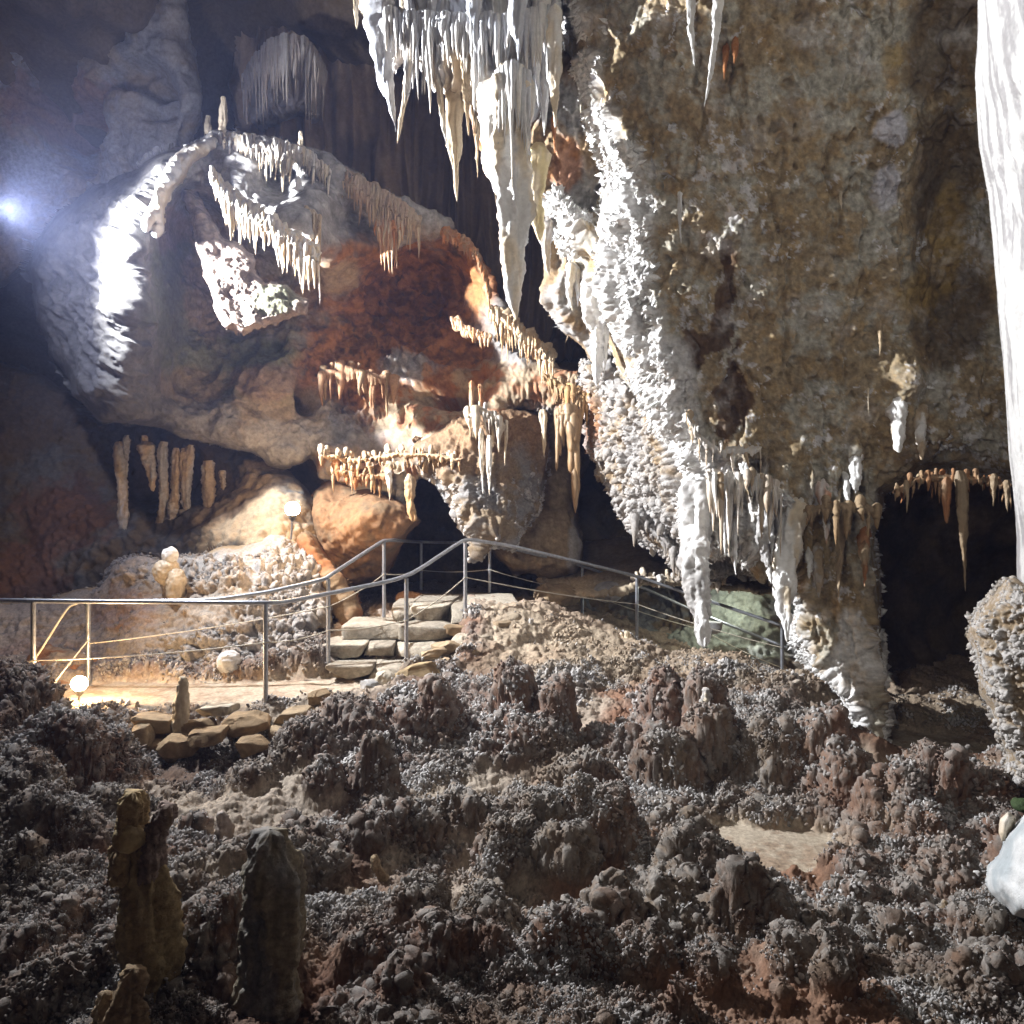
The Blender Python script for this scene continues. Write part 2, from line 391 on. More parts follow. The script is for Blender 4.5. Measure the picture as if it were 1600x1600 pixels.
def dispM(G, N, x, y):
    left = sst(420, 250, x-(y-400)*.1); boul = sst(300, 180, x-(y-420)*.15+20)
    h = fbm(G, .8, 5, .5)*.26+ridg(G, 2.2, 4, 2)*.10
    # cracked scaly boulder on the left: slanting ledges
    Q = G@np.array([[.8, 0, .6], [0, 1, 0], [-.6, 0, .8]]); Q = Q*np.array([1.3, 1.3, 4.2])
    h = h+boul*(ridg(Q, 1.1, 4, 5)*.10+fbm(Q, 2.7, 3)*.04)
    h = h+fbm(G, 9, 4, .6)*.035
    cav = np.clip(gloc(x, y, 640, 460, 110, 80)+gloc(x, y, 560, 560, 100, 60), 0, 1)
    h = h+cav*(fbm(G, 5, 4, .6)*.10-pop(G, 5, 3)*.06)
    pp = sst(.25, .7, blob(x, y, [(740, 790, 80, 85), (640, 585, 50, 30), (790, 700, 60, 60)], G, 2, .3))
    h = h+pp*(pop(G, 9, 1)*.07+pop(G, 19, 2)*.03)
    lo = blob(x, y, [(600, 740, 110, 24), (880, 625, 90, 28), (550, 640, 60, 40)], G, 2, .2)
    h = h+lo*flutes(G, 12)*.05
    h = h-.8*gloc(x, y, 478, 622, 14, 22)-.5*gloc(x, y, 600, 700, 42, 14)-.7*gloc(x, y, 700, 618, 42, 14)*1.0
    return h
def colM(G, N, x, y, d):
    n1 = fbm(G, 1.5, 5, .6, 4); n2 = fbm(G, 4, 4, .6, 6)
    c = mix(GREY*.75, LILAC*.9, sst(-.2, .2, n1)); c = c*(1+.4*np.clip(n2*2, -1, 1))[..., None]
    c = mix(c, GREEN*.8, blob(x, y, [(265, 470, 45, 120), (300, 560, 60, 60), (370, 560, 90, 50), (420, 580, 70, 60)], G, 1.5)*.85)
    c = mix(c, TAN, blob(x, y, [(300, 600, 60, 30), (430, 640, 70, 60), (340, 440, 60, 110), (420, 480, 80, 50)], G, 2)*.7)
    c = mix(c, np.array([.32, .22, .18]), blob(x, y, [(420, 600, 60, 30), (270, 360, 30, 40)], G, 2)*.6)
    red = blob(x, y, [(640, 470, 160, 110), (560, 560, 100, 90), (700, 560, 90, 60), (600, 410, 110, 50)], G, 1.2, .22)
    rc = mix(np.array([.33, .15, .06]), np.array([.16, .075, .035]), sst(-.15, .25, n2)); rc = mix(rc, DARK, sst(.18, .34, fbm(G, 6, 3, .5, 9))*.7)
    c = mix(c, rc, red)
    c = mix(c, TAN*1.05, blob(x, y, [(520, 430, 50, 40)], G, 1)*.9)
    c = mix(c, mix(TAN*1.1, ORANGE*.8, sst(-.1, .2, n2)), blob(x, y, [(690, 650, 110, 60), (850, 600, 110, 40), (600, 720, 110, 40), (760, 600, 80, 40)], G, 1.5)*.85)
    c = mix(c, GREY, blob(x, y, [(740, 790, 90, 90), (640, 580, 50, 25), (790, 700, 30, 60), (440, 690, 60, 40)], G, 2)*.8)
    c = mix(c, ORANGE*.9, blob(x, y, [(760, 420, 30, 60)], G, 1)*.8)
    c = mix(c, c*.27, sst(300, 200, x-(y-420)*.15))  # left flank darkened in the colour to hold down the near floodlight
    return mix(c, c*.5, sst(.15, .35, fbm(G, 3, 5, .65, 8))*.6)
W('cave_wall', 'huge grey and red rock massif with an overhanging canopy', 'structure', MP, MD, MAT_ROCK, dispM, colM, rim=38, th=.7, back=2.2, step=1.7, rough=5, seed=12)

# canopy arm (white), slab and small body under the drapery
def dispS(G, N, x, y): return fbm(G, 1.6, 4)*.12+ridg(G, 4, 3)*.04+fbm(G, 14, 3)*.015
def colmix(a, b, f=2, s=0): return lambda G, N, x, y, d: mix(a, b, sst(-.25, .25, fbm(G, f, 4, .6, s)))
W('flowstone_ridge', 'bright white flowstone arm curving down from the canopy top left', 'flowstone',
  [(222, 345), (236, 310), (240, 285), (262, 250), (290, 228), (330, 208), (352, 214), (352, 236), (318, 246), (296, 262), (292, 275), (272, 300), (258, 322), (254, 362), (246, 372), (240, 352), (226, 362)],
  [(240, 350, 9.1), (260, 280, 9.4), (330, 220, 10.2)], MAT_FLOW, lambda G, N, x, y: dispS(G, N, x, y)+flutes(G, 9)*.03, colmix(CREAM*.9, WHITE*.85), rim=16, th=.35, back=.7, step=1.3, rough=3, seed=2)
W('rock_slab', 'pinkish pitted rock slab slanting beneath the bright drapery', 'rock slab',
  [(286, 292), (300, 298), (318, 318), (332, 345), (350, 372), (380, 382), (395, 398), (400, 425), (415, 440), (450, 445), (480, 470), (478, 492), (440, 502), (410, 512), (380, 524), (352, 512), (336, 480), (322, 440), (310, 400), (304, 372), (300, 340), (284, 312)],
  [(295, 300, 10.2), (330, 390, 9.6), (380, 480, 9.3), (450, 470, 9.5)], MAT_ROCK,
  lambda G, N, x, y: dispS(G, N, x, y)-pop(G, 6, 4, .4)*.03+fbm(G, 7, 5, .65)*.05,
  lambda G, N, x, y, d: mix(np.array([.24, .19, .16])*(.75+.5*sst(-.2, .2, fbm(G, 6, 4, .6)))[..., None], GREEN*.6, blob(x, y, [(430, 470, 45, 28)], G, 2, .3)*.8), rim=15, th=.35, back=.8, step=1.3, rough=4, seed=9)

# ---------------- lower left wall (behind the lower path)
def dispT(G, N, x, y):
    return fbm(G, .8, 5)*.25+ridg(G, 2.5, 4)*.08+pop(G, 8)*.05*sst(-.1, .2, fbm(G, 1, 2)+sst(780, 880, y)*.4)+fbm(G, 12, 3)*.02-.5*gloc(x, y, 270, 745, 90, 40)
def colT(G, N, x, y, d):
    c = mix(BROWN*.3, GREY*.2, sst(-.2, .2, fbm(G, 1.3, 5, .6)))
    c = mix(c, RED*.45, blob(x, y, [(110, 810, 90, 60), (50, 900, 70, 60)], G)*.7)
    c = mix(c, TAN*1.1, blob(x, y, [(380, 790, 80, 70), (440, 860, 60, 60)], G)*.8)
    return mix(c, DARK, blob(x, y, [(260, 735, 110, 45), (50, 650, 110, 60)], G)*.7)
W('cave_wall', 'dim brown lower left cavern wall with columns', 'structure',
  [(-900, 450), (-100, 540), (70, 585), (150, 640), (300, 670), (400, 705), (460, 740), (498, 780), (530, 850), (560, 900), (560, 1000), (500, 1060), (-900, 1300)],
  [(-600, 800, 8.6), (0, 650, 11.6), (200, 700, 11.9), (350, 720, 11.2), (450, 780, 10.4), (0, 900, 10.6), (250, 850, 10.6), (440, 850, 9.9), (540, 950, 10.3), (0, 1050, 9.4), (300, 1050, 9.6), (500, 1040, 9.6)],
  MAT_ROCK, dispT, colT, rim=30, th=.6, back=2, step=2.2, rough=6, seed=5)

# ---------------- rock mass beside the path, left (tan below, popcorn above)
def dispU(G, N, x, y):
    p = sst(.2, .6, blob(x, y, [(300, 900, 110, 30), (440, 980, 70, 70), (330, 1040, 80, 60), (450, 900, 60, 50)], G, 2, .3))
    return fbm(G, 1.0, 4)*.2+ridg(G, 3, 4)*.07+p*(pop(G, 7)*.10+pop(G, 16, 2)*.04)+(1-p)*pop(G, 12, 4)*.025+fbm(G, 14, 3)*.015
def colU(G, N, x, y, d):
    c = mix(TAN*.95, BROWN, sst(-.2, .2, fbm(G, 2, 4, .6)))
    c = mix(c, ORANGE*.7, blob(x, y, [(60, 1050, 110, 60), (200, 960, 60, 40)], G)*.6)
    up = sst(.1, .6, N[..., 2]+fbm(G, 5, 3)*.6)
    c = mix(c, GREY*.8, np.clip(blob(x, y, [(290, 885, 120, 22), (440, 990, 60, 80), (330, 1035, 70, 50), (440, 900, 70, 50)], G, 2.5, .4)+up*.6, 0, 1)*.85)
    return c
BANK = W('cave_wall', 'tan knobbly rock bank capped with grey popcorn beside the path', 'structure',
  [(-800, 930), (40, 940), (150, 915), (175, 880), (210, 868), (250, 872), (330, 862), (372, 850), (400, 838), (425, 822), (450, 826), (474, 850), (500, 878), (522, 930), (520, 970), (488, 1000), (476, 1040), (462, 1084), (300, 1092), (150, 1100), (-200, 1120), (-800, 1250)],
  [(-600, 1000, 7.5), (0, 960, 9.4), (0, 1080, 8.5), (200, 890, 9.5), (200, 1000, 8.75), (200, 1090, 8.1), (300, 880, 9.2), (400, 850, 9.6), (450, 840, 9.9), (500, 930, 9.2), (430, 960, 8.7), (450, 1070, 8.05), (330, 1080, 8.0)],
  MAT_POP, dispU, colU, rim=26, th=.6, back=1.6, step=1.7, rough=6, seed=15)

# ---------------- orange boulder right of the warm lamp
def dispO(G, N, x, y): 
    q = G@np.array([[.86, 0, -.5], [0, 1, 0], [.5, 0, .86]])*np.array([.8, .8, 2.6])
    return fbm(G, 1.2, 4)*.16+ridg(q, 1.3, 4)*.045+ridg(G, 3.5, 4)*.04+fbm(G, 12, 4)*.03
W('boulder', 'large orange brown wedge boulder right of the warm lamp under the arch', 'boulder',
  [(480, 800), (492, 764), (512, 752), (545, 750), (590, 768), (630, 790), (662, 814), (634, 836), (622, 870), (596, 905), (560, 918), (520, 925), (496, 870)],
  [(490, 800, 10.1), (545, 765, 10.6), (575, 800, 9.8), (655, 815, 10.0), (560, 860, 10.0), (600, 900, 10.5), (520, 900, 10.4)], MAT_ROCK, dispO,
  lambda G, N, x, y, d: mix(np.array([.20, .112, .055]), BROWN*.45, sst(-.1, .3, fbm(G, 2, 4, .6))), rim=22, th=.6, back=1.4, step=1.7, rough=5, seed=18)
W('boulder', 'rusty narrow rock leaning just below the warm lamp', 'boulder',
  [(458, 838), (476, 824), (500, 850), (524, 885), (556, 925), (566, 960), (540, 1000), (505, 950), (484, 910), (466, 875)],
  [(480, 840, 9.9), (520, 900, 9.7), (545, 960, 9.5)], MAT_ROCK, dispO, colmix(ORANGE*.55, BROWN*.8), rim=22, th=.4, back=.8, step=1.7, rough=4, seed=19)
# hanging popcorn bulge between the arches
BULGE = W('popcorn_bulge', 'grey popcorn covered bulge hanging right of the dark arch', 'rock bulge',
  [(640, 722), (650, 690), (690, 668), (745, 640), (800, 632), (850, 650), (862, 700), (850, 760), (842, 800), (824, 826), (800, 858), (772, 846), (748, 866), (730, 838), (708, 806), (700, 770), (684, 752), (660, 744)],
  [(650, 715, 10.4), (700, 720, 10.1), (770, 700, 10.0), (780, 840, 9.7), (840, 760, 10.5), (850, 680, 10.8)], MAT_POP,
  lambda G, N, x, y: fbm(G, 1.5, 5)*.26+flutes(G, 8)*.05+ridg(G, 5, 3)*.04+pop(G, 20, 3)*.025, lambda G, N, x, y, d: .72*mix(mix(GREY*.7, TAN*.8, sst(-.2, .2, fbm(G, 2.5, 4, .6))), np.array([.33, .21, .12]), sst(760, 690, y+fbm(G, 2, 3)*60)), rim=22, th=.5, back=.9, step=1.5, rough=7, seed=21)
# dark wall patch right of bulge, flowing to the shelf
W('cave_wall', 'dark mossy brown rock mass between arch and shelf', 'structure',
  [(780, 640), (870, 640), (905, 660), (918, 720), (900, 780), (910, 850), (905, 900), (860, 905), (800, 900), (770, 860), (778, 760)],
  [(800, 700, 11.2), (880, 700, 11.6), (850, 880, 10.9), (790, 860, 10.9)], MAT_ROCK,
  lambda G, N, x, y: fbm(G, 1.1, 5)*.2+fbm(G, 8, 4)*.05, lambda G, N, x, y, d: mix(mix(TAN*.8, BROWN*.6, sst(-.2, .2, fbm(G, 1.5, 4, .6))), GREY*.9, blob(x, y, [(895, 860, 10, 45)], G, 3)*.8), rim=26, th=.6, back=1, step=2, rough=6, seed=22)

# ---------------- flat shelf with a fringe lip, and lit hollow under it
def dispH(G, N, x, y): return fbm(G, 1.2, 4)*.12+fbm(G, 9, 4)*.03+flutes(G, 10)*.035*sst(880, 900, y-(x-900)*.03)
W('rock_shelf', 'broad flat brown shelf with a fringed lip under the slanting curtain', 'rock shelf',
  [(838, 905), (862, 872), (890, 852), (930, 842), (1000, 838), (1080, 850), (1150, 872), (1215, 895), (1232, 925), (1190, 930), (1140, 922), (1080, 918), (1030, 916), (1000, 914), (975, 930), (930, 935), (880, 930), (850, 925)],
  [(850, 900, 11.4), (930, 850, 12.6), (1000, 845, 12.4), (1150, 880, 11.4), (1000, 905, 10.7), (900, 915, 11.0), (1210, 915, 10.4), (1100, 912, 10.5)], MAT_ROCK, dispH,
  lambda G, N, x, y, d: mix(mix(TAN*.9, BROWN, sst(-.2, .2, fbm(G, 2, 4))), CREAM*.9, sst(890, 912, y)*.7), rim=10, th=.25, back=1.2, step=1.6, rough=3, seed=23)
def dispG(G, N, x, y): return fbm(G, 1.4, 5)*.25+ridg(G, 4, 4)*.08+pop(G, 11)*.03
W('cave_wall', 'pale green white rock lit in the hollow under the shelf', 'structure',
  [(830, 900), (1000, 905), (1240, 905), (1290, 930), (1290, 1060), (1000, 1060), (830, 1000)],
  [(850, 950, 12.2), (950, 950, 12.9), (1040, 940, 12.8), (1120, 935, 11.8), (1200, 960, 11.2), (1260, 1000, 11), (1100, 1000, 11.6), (950, 1010, 12)], MAT_ROCK, dispG,
  lambda G, N, x, y, d: mix(mix(BROWN*.7, GREY*.5, sst(-.2, .2, fbm(G, 2, 4, .6))), np.array([.34, .36, .30]), blob(x, y, [(1150, 950, 60, 50), (1100, 1000, 110, 18), (1180, 1010, 60, 30)], G, 2, .3)*.9), rim=20, th=.4, back=1, step=2, rough=5, seed=24)

# ---------------- right curtain wall
WP = [(866, -400), (868, 20), (884, 70), (895, 130), (905, 190), (930, 235), (942, 275), (930, 330), (905, 318), (870, 290), (848, 292), (846, 330), (862, 372), (905, 418), (925, 470),
      (945, 540), (975, 590), (1005, 640), (1040, 690), (1062, 735), (1070, 790), (1078, 850), (1110, 880), (1140, 860), (1165, 870), (1190, 905), (1212, 890), (1235, 905), (1245, 940), (1238, 985),
      (1252, 1030), (1290, 1070), (1322, 1100), (1335, 1150), (1352, 1190), (1395, 1200), (1388, 1100), (1376, 1000), (1382, 900), (1370, 830), (1385, 775), (1440, 742),
      (1520, 745), (1620, 760), (1900, 770), (2600, 700), (2600, -700), (866, -700)]
WD = [(880, 50, 7.6), (1000, 50, 6.7), (1000, 300, 7.0), (900, 350, 7.8), (1060, 560, 7.4), (1100, 400, 7.0), (1100, 800, 7.7), (1300, 0, 6.05), (1300, 300, 6.7), (1300, 600, 7.2), (1300, 760, 7.4), (1500, 0, 5.8), (1550, 400, 6.6),
      (1550, 740, 7.0), (1320, 900, 7.4), (1320, 1150, 7.2), (1250, 950, 7.6), (1150, 0, 6.2), (1150, 650, 7.4), (2200, 300, 4.6), (2200, 700, 5.5), (1300, -600, 4.6), (2200, -600, 3.6), (900, -600, 6.0)]
WDf = dcp(WD)
RIDGE = [(900, 30, 24), (915, 120, 30), (945, 205, 30), (975, 265, 34), (985, 340, 38), (880, 350, 34), (985, 420, 44), (1005, 500, 40), (1040, 590, 46), (1062, 660, 34), (1085, 740, 36), (1110, 800, 48), (1150, 830, 44), (1200, 810, 36), (1235, 930, 22), (1250, 1020, 22), (1330, 1040, 34), (1330, 980, 20), (1345, 1120, 16)]
def ridm(x, y, G):
    m = np.zeros(x.shape); n = fbm(G, 2.2, 5, .65, 3)*1.5
    for i, (cx, cy, r) in enumerate(RIDGE): m = np.maximum(m, 1-np.sqrt((x-cx)**2+((y-cy)*.7)**2)/(r*1.35))
    return sst(.0, .45, m+n*.35)
def dispW(G, N, x, y):
    rm = ridm(x, y, G); bot0 = sst(900, 980, y)
    h = fbm(G, .8, 4)*.18+fbm(G, 3.0, 5, .62)*.085+ridg(G*np.array([1, 1, .55]), 2.2, 4, 6)*.05+fbm(G, 9, 6, .72)*.042
    h = h-sst(.36, .12, wor(G, 2.6, 4)[0])*.05-sst(.30, .12, wor(G+fbm(G, 6, 2)[..., None]*.1, 5.5, 7)[0])*.05-sst(.06, .0, np.abs(fbm(G*np.array([1, 1, .4]), 1.6, 4, .6, 17)))*.05
    h = h+rm*(1-.85*bot0)*(fbm(G*np.array([1, 1, .45]), 4, 4, .65)*.22+ridg(G*np.array([1, 1, .35]), 7, 3)*.10+pop(G, 16)*.05+pop(G, 34, 2)*.028)
    bot0 = sst(900, 980, y); low = sst(660, 760, y+(x-1200)*.03)*sst(1400, 1330, x)
    h = h+low*(1-bot0)*(flutes(G, 7)*.09+flutes(G, 17, 3)*.03)
    bot = sst(930, 1000, y)
    h = h+bot*(pop(G, 8)*.06+pop(G, 18, 3)*.03+fbm(G, 2.5, 4)*.12)
    h = h+blob(x, y, [(1390, 230, 30, 40), (1380, 290, 26, 34)], G, 3)*.06*pop(G, 22)
    h = h-.07*blob(x, y, [(1130, 470, 26, 60), (1100, 540, 40, 40), (1145, 620, 24, 50)], G, 2.2, .3)
    h = h-.5*gloc(x, y, 1500, 350, 60, 260)-.12*gloc(x, y, 1440, 80, 50, 80)
    for q in [(1416, 592, 26, 34, .2), (1338, 700, 14, 20, .1), (1237, 765, 24, 26, .14), (1160, 700, 16, 20, .1), (1281, 735, 18, 20, .1), (1110, 0, 30, 90, .12)]: h = h+q[4]*gloc(x, y, *q[:4])
    # left flap recess
    h = h-.35*gloc(x, y, 905, 270, 26, 60)
    return h
def colW(G, N, x, y, d):
    n1 = fbm(G, 1.6, 5, .6, 2); n2 = fbm(G, 5, 5, .65, 5)
    c = mix(np.array([.30, .22, .115]), np.array([.37, .345, .275]), sst(-.12, .16, n1+n2*.6))
    c = mix(c, np.array([.31, .20, .075]), sst(.0, .22, fbm(G, 4.4, 5, .65, 7))*.7)
    c = c*(1+.45*np.clip(fbm(G, 16, 4, .7, 8)*2.2, -1, .8))[..., None]
    c = mix(c, np.array([.27, .25, .22]), .18*np.ones(x.shape))
    fr = sst(.2, .28, fbm(G, 7, 5, .7, 11)+fbm(G, 1.1, 3, .5, 12)*.5); c = mix(c, np.array([.62, .61, .62]), fr*.75)
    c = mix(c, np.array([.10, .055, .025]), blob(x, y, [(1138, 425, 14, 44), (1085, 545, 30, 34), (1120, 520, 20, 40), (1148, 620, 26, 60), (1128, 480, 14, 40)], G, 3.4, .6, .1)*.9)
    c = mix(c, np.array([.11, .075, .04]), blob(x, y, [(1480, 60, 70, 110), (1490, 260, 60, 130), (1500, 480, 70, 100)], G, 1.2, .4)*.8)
    c = mix(c, np.array([.36, .24, .07]), blob(x, y, [(1395, 90, 26, 30), (1490, 380, 34, 80), (1440, 460, 50, 40)], G, 3, .4)*.6)
    c = mix(c, np.array([.52, .51, .55]), blob(x, y, [(1392, 200, 26, 30), (1380, 290, 24, 36)], G, 4, .4)*.9)
    rm = ridm(x, y, G); c = mix(c, np.array([.68, .67, .66]), rm*.92)
    c = mix(c, TAN*1.1, sst(700, 800, y)*sst(.0, .3, n2)*.5)
    return c
def rimW(x, y): return 60+0*x+40*sst(500, 300, y)*sst(1000, 900, x)-35*sst(700, 780, y)
WALL = W('cave_wall', 'vast brown curtain wall with a frosted white left ridge', 'structure', WP, WD, MAT_ROCK, dispW, colW, rim=60, rimf=rimW, th=1.1, back=3.2, step=1.9, rough=7, seed=31)

# grey popcorn flank behind the ridge
FLANK = W('cave_wall', 'grey lilac popcorn flank slanting behind the white ridge', 'structure',
  [(905, 560), (960, 570), (1010, 610), (1050, 670), (1075, 740), (1090, 800), (1100, 895), (1085, 900), (1064, 905), (1040, 868), (1010, 858), (985, 830), (962, 790), (940, 745), (922, 700), (915, 650), (900, 610)],
  [(930, 600, 9.8), (930, 720, 9.9), (1000, 700, 9.2), (1060, 800, 8.8), (1080, 880, 9.0), (1000, 840, 9.8)], MAT_POP,
  lambda G, N, x, y: fbm(G, 1.3, 4)*.15+flutes(G, 9)*.07+pop(G, 12)*.06+pop(G, 26, 3)*.03,
  lambda G, N, x, y, d: mix(mix(LILAC*1.15, TAN*.9, sst(-.1, .3, fbm(G, 2, 4, .6))), ORANGE*.7, blob(x, y, [(925, 660, 24, 60)], G, 2)*.7), rim=26, th=.6, back=1.3, step=1.6, rough=7, seed=32)
HANG = W('cave_wall', 'grey knobbly rock hanging behind the stalactite fringe', 'structure',
  [(1090, 780), (1250, 780), (1262, 860), (1240, 910), (1200, 905), (1150, 895), (1105, 900)], [(1100, 800, 9.3), (1240, 800, 9.0), (1170, 890, 9.6)], MAT_POP,
  lambda G, N, x, y: fbm(G, 1.5, 4)*.14+pop(G, 10)*.09+pop(G, 22, 3)*.04, colmix(LILAC, GREY*.8), rim=20, th=.5, back=1, step=1.8, rough=6, seed=33)
# recess behind the right opening
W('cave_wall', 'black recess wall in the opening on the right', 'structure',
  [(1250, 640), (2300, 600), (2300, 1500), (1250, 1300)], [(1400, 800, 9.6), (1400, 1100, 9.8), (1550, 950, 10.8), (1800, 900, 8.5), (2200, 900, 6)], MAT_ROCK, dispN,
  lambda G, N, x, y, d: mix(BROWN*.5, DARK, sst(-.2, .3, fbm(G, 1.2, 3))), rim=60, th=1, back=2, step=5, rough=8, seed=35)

# ---------------- hanging mass, top middle, with orange band behind the big stalactite
def dispK(G, N, x, y): return fbm(G, 1.3, 4)*.15+flutes(G, 9)*.09+flutes(G, 22, 4)*.035+fbm(G, 12, 3)*.02
W('stalactite_cluster', 'blue grey fluted root mass from which the top middle stalactites hang', 'flowstone',
  [(552, -260), (558, 10), (580, 50), (600, 95), (618, 120), (636, 90), (655, 100), (676, 140), (705, 150), (732, 165), (760, 190), (792, 205), (838, 190), (858, 140), (872, 110), (880, 20), (884, -260)],
  [(570, 0, 7.9), (640, 80, 7.7), (760, 100, 7.45), (860, 80, 7.6), (700, -200, 7.0)], MAT_FLOW, dispK,
  lambda G, N, x, y, d: mix(mix(np.array([.42, .43, .47]), WHITE*.9, sst(-.2, .25, fbm(G, 2, 4, .6))), TAN*1.2, blob(x, y, [(725, 130, 30, 60), (560, 20, 12, 30)], G, 3)*.8), rim=26, th=.5, back=1.2, step=1.5, rough=5, seed=41)
W('cave_wall', 'brown grey rock wall between the big stalactite and white ridge', 'structure',
  [(720, 150), (860, 60), (930, 120), (960, 300), (960, 480), (975, 560), (965, 600), (940, 590), (905, 540), (880, 520), (850, 470), (845, 400), (830, 300), (785, 290), (745, 230)],
  [(760, 200, 8.4), (850, 200, 8.4), (900, 400, 8.9), (950, 550, 9.2)], MAT_ROCK,
  lambda G, N, x, y: fbm(G, 1.3, 5)*.22+flutes(G, 7)*.08+pop(G, 15)*.03, lambda G, N, x, y, d: mix(mix(BROWN, GREY*.75, sst(-.2, .2, fbm(G, 1.8, 4, .6))), ORANGE*.8, blob(x, y, [(745, 220, 30, 40), (885, 260, 30, 40)], G, 2)*.7), rim=24, th=.5, back=1, step=1.8, rough=7, seed=43)

# ---------------- right white column and its knobbly foot
def colC(G, N, x, y, d): return mix(WHITE*.62, np.array([.27, .26, .26]), sst(-.02, .2, fbm(G*np.array([1, 1, .12]), 11, 4, .6)))
W('column', 'massive overexposed white column cut by the right photo edge', 'column',
  [(1522, -400), (1528, 40), (1524, 120), (1530, 230), (1545, 300), (1560, 480), (1568, 560), (1578, 720), (1590, 840), (1590, 905), (1602, 935), (1650, 945), (1720, 940), (1790, 930), (1815, 860), (1830, 500), (1850, 100), (1880, -400)],
  [(1540, 100, 4.3), (1600, 100, 4.0), (1750, 300, 3.8), (1590, 700, 4.35), (1700, 800, 4.1)], MAT_CALC,
  lambda G, N, x, y: fbm(G, 1.5, 3)*.05+flutes(G*np.array([1, 1, .6]), 7)*.025+fbm(G*np.array([1, 1, .3]), 14, 4)*.03, colC, rim=90, th=.45, back=1.0, step=1.6, rough=0, seed=51)
PED = W('popcorn_pedestal', 'grey popcorn crusted pedestal under the white column at right', 'rock pedestal',
  [(1512, 985), (1520, 950), (1548, 930), (1570, 902), (1600, 905), (1700, 890), (1810, 905), (1870, 970), (1885, 1080), (1860, 1200), (1780, 1290), (1680, 1300), (1600, 1255), (1565, 1215), (1566, 1180), (1545, 1130), (1530, 1070), (1522, 1030)],
  [(1540, 1000, 4.8), (1620, 1000, 4.5), (1580, 1200, 4.9), (1800, 1100, 4.3)], MAT_POP,
  lambda G, N, x, y: fbm(G, 1.5, 4)*.08+pop(G, 18)*.045*sst(-.1, .15, fbm(G, 3, 3, seed=4))+pop(G, 32, 4)*.022, lambda G, N, x, y, d: mix(TAN*.7, LILAC*1.3, sst(.005, .03, d-fbm(G, 1.5, 4)*.08)), rim=40, th=.5, back=.8, step=1.5, rough=7, seed=52)
W('boulder', 'smooth milky white translucent boulder at the lower right edge', 'boulder',
  [(1538, 1378), (1545, 1350), (1562, 1330), (1572, 1300), (1600, 1275), (1650, 1250), (1710, 1245), (1765, 1270), (1800, 1320), (1815, 1385), (1795, 1450), (1740, 1490), (1680, 1480), (1620, 1445), (1585, 1432), (1560, 1410), (1548, 1400)],
  [(1560, 1370, 3.45), (1620, 1340, 3.25), (1800, 1400, 3.1), (1580, 1420, 3.3)], MAT_CALC, lambda G, N, x, y: fbm(G, 3, 3)*.03+ridg(G, 6, 3)*.012,
  colmix(np.array([.36, .40, .42]), np.array([.55, .56, .56]), 4), rim=34, th=.35, back=.6, step=2, rough=2, seed=53)
W('pebble', 'small rounded white stone leaning on the milky boulder', 'stone', [(1560, 1300), (1562, 1280), (1575, 1268), (1588, 1276), (1586, 1292), (1576, 1310), (1566, 1316)],
  [(1570, 1290, 3.6), (1580, 1280, 3.6), (1575, 1310, 3.6)], MAT_CALC, None, colmix(WHITE*.9, CREAM), rim=12, th=.08, back=.1, step=1.5, rough=0)

LIC = lambda V, N, C, r: np.clip(mix(C, LILAC*1.25, np.full(len(V), .6))*r.uniform(.7, 1.2, (len(V), 1)), 0, .9)
WHC = lambda V, N, C, r: np.clip(WHITE*.85*r.uniform(.8, 1.1, (len(V), 1)), 0, .9)
crust_on(PED, 'popcorn_crust', 'grey knobs crusting the pedestal under the white column', 3500, lambda V, N, x, y: sst(-.1, .15, fbm(V, 3, 3, seed=4)+.06), .011, LIC, 1)
crust_on(FLANK, 'popcorn_crust', 'lilac knobs crusting the flank behind the white ridge', 6000, lambda V, N, x, y: 1+0*x, .016, LIC, 2, pw=1)
crust_on(BULGE, 'popcorn_crust', 'grey knobs crusting the hanging bulge by the arch', 3600, lambda V, N, x, y: sst(-.1, .2, fbm(V, 2, 3))*sst(700, 790, y), .012, LIC, 3)
crust_on(HANG, 'popcorn_crust', 'lilac knobs on the rock behind the stalactite fringe', 2500, lambda V, N, x, y: 1+0*x, .016, LIC, 4)
crust_on(BANK, 'popcorn_crust', 'pale knobs on the rock bank left of the stairs', 9000, lambda V, N, x, y: blob(x, y, [(290, 890, 130, 26), (440, 980, 70, 90), (330, 1035, 80, 55), (440, 900, 70, 50)], V, 2.5, .4)+.06, .012, lambda V, N, C, r: LIC(V, N, C, r)*.62, 5)
crust_on(WALL, 'frost_crust', 'white frost needles bristling on the lit ridge', 16000, lambda V, N, x, y: ridm(x, y, V)**2, .009, WHC, 6, stretch=(1.2, 4.5))
crust_on(WALL, 'frost_crust', 'grey white frost tufts scattered on the brown curtain wall', 13000, lambda V, N, x, y: sst(.2, .3, fbm(V, 7, 5, .7, 11)+fbm(V, 1.1, 3, .5, 12)*.5)*(y < 900), .007, lambda V, N, C, r: np.clip(np.array([.55, .54, .54])*r.uniform(.7, 1.2, (len(V), 1)), 0, .9), 7, stretch=(1, 3.5))
crust_on(WALL, 'popcorn_crust', 'white popcorn knobs on the foot of the curtain wall', 3500, lambda V, N, x, y: sst(930, 990, y)*sst(-.1, .15, fbm(V, 2.5, 4, .6, 5)), .014, WHC, 8)

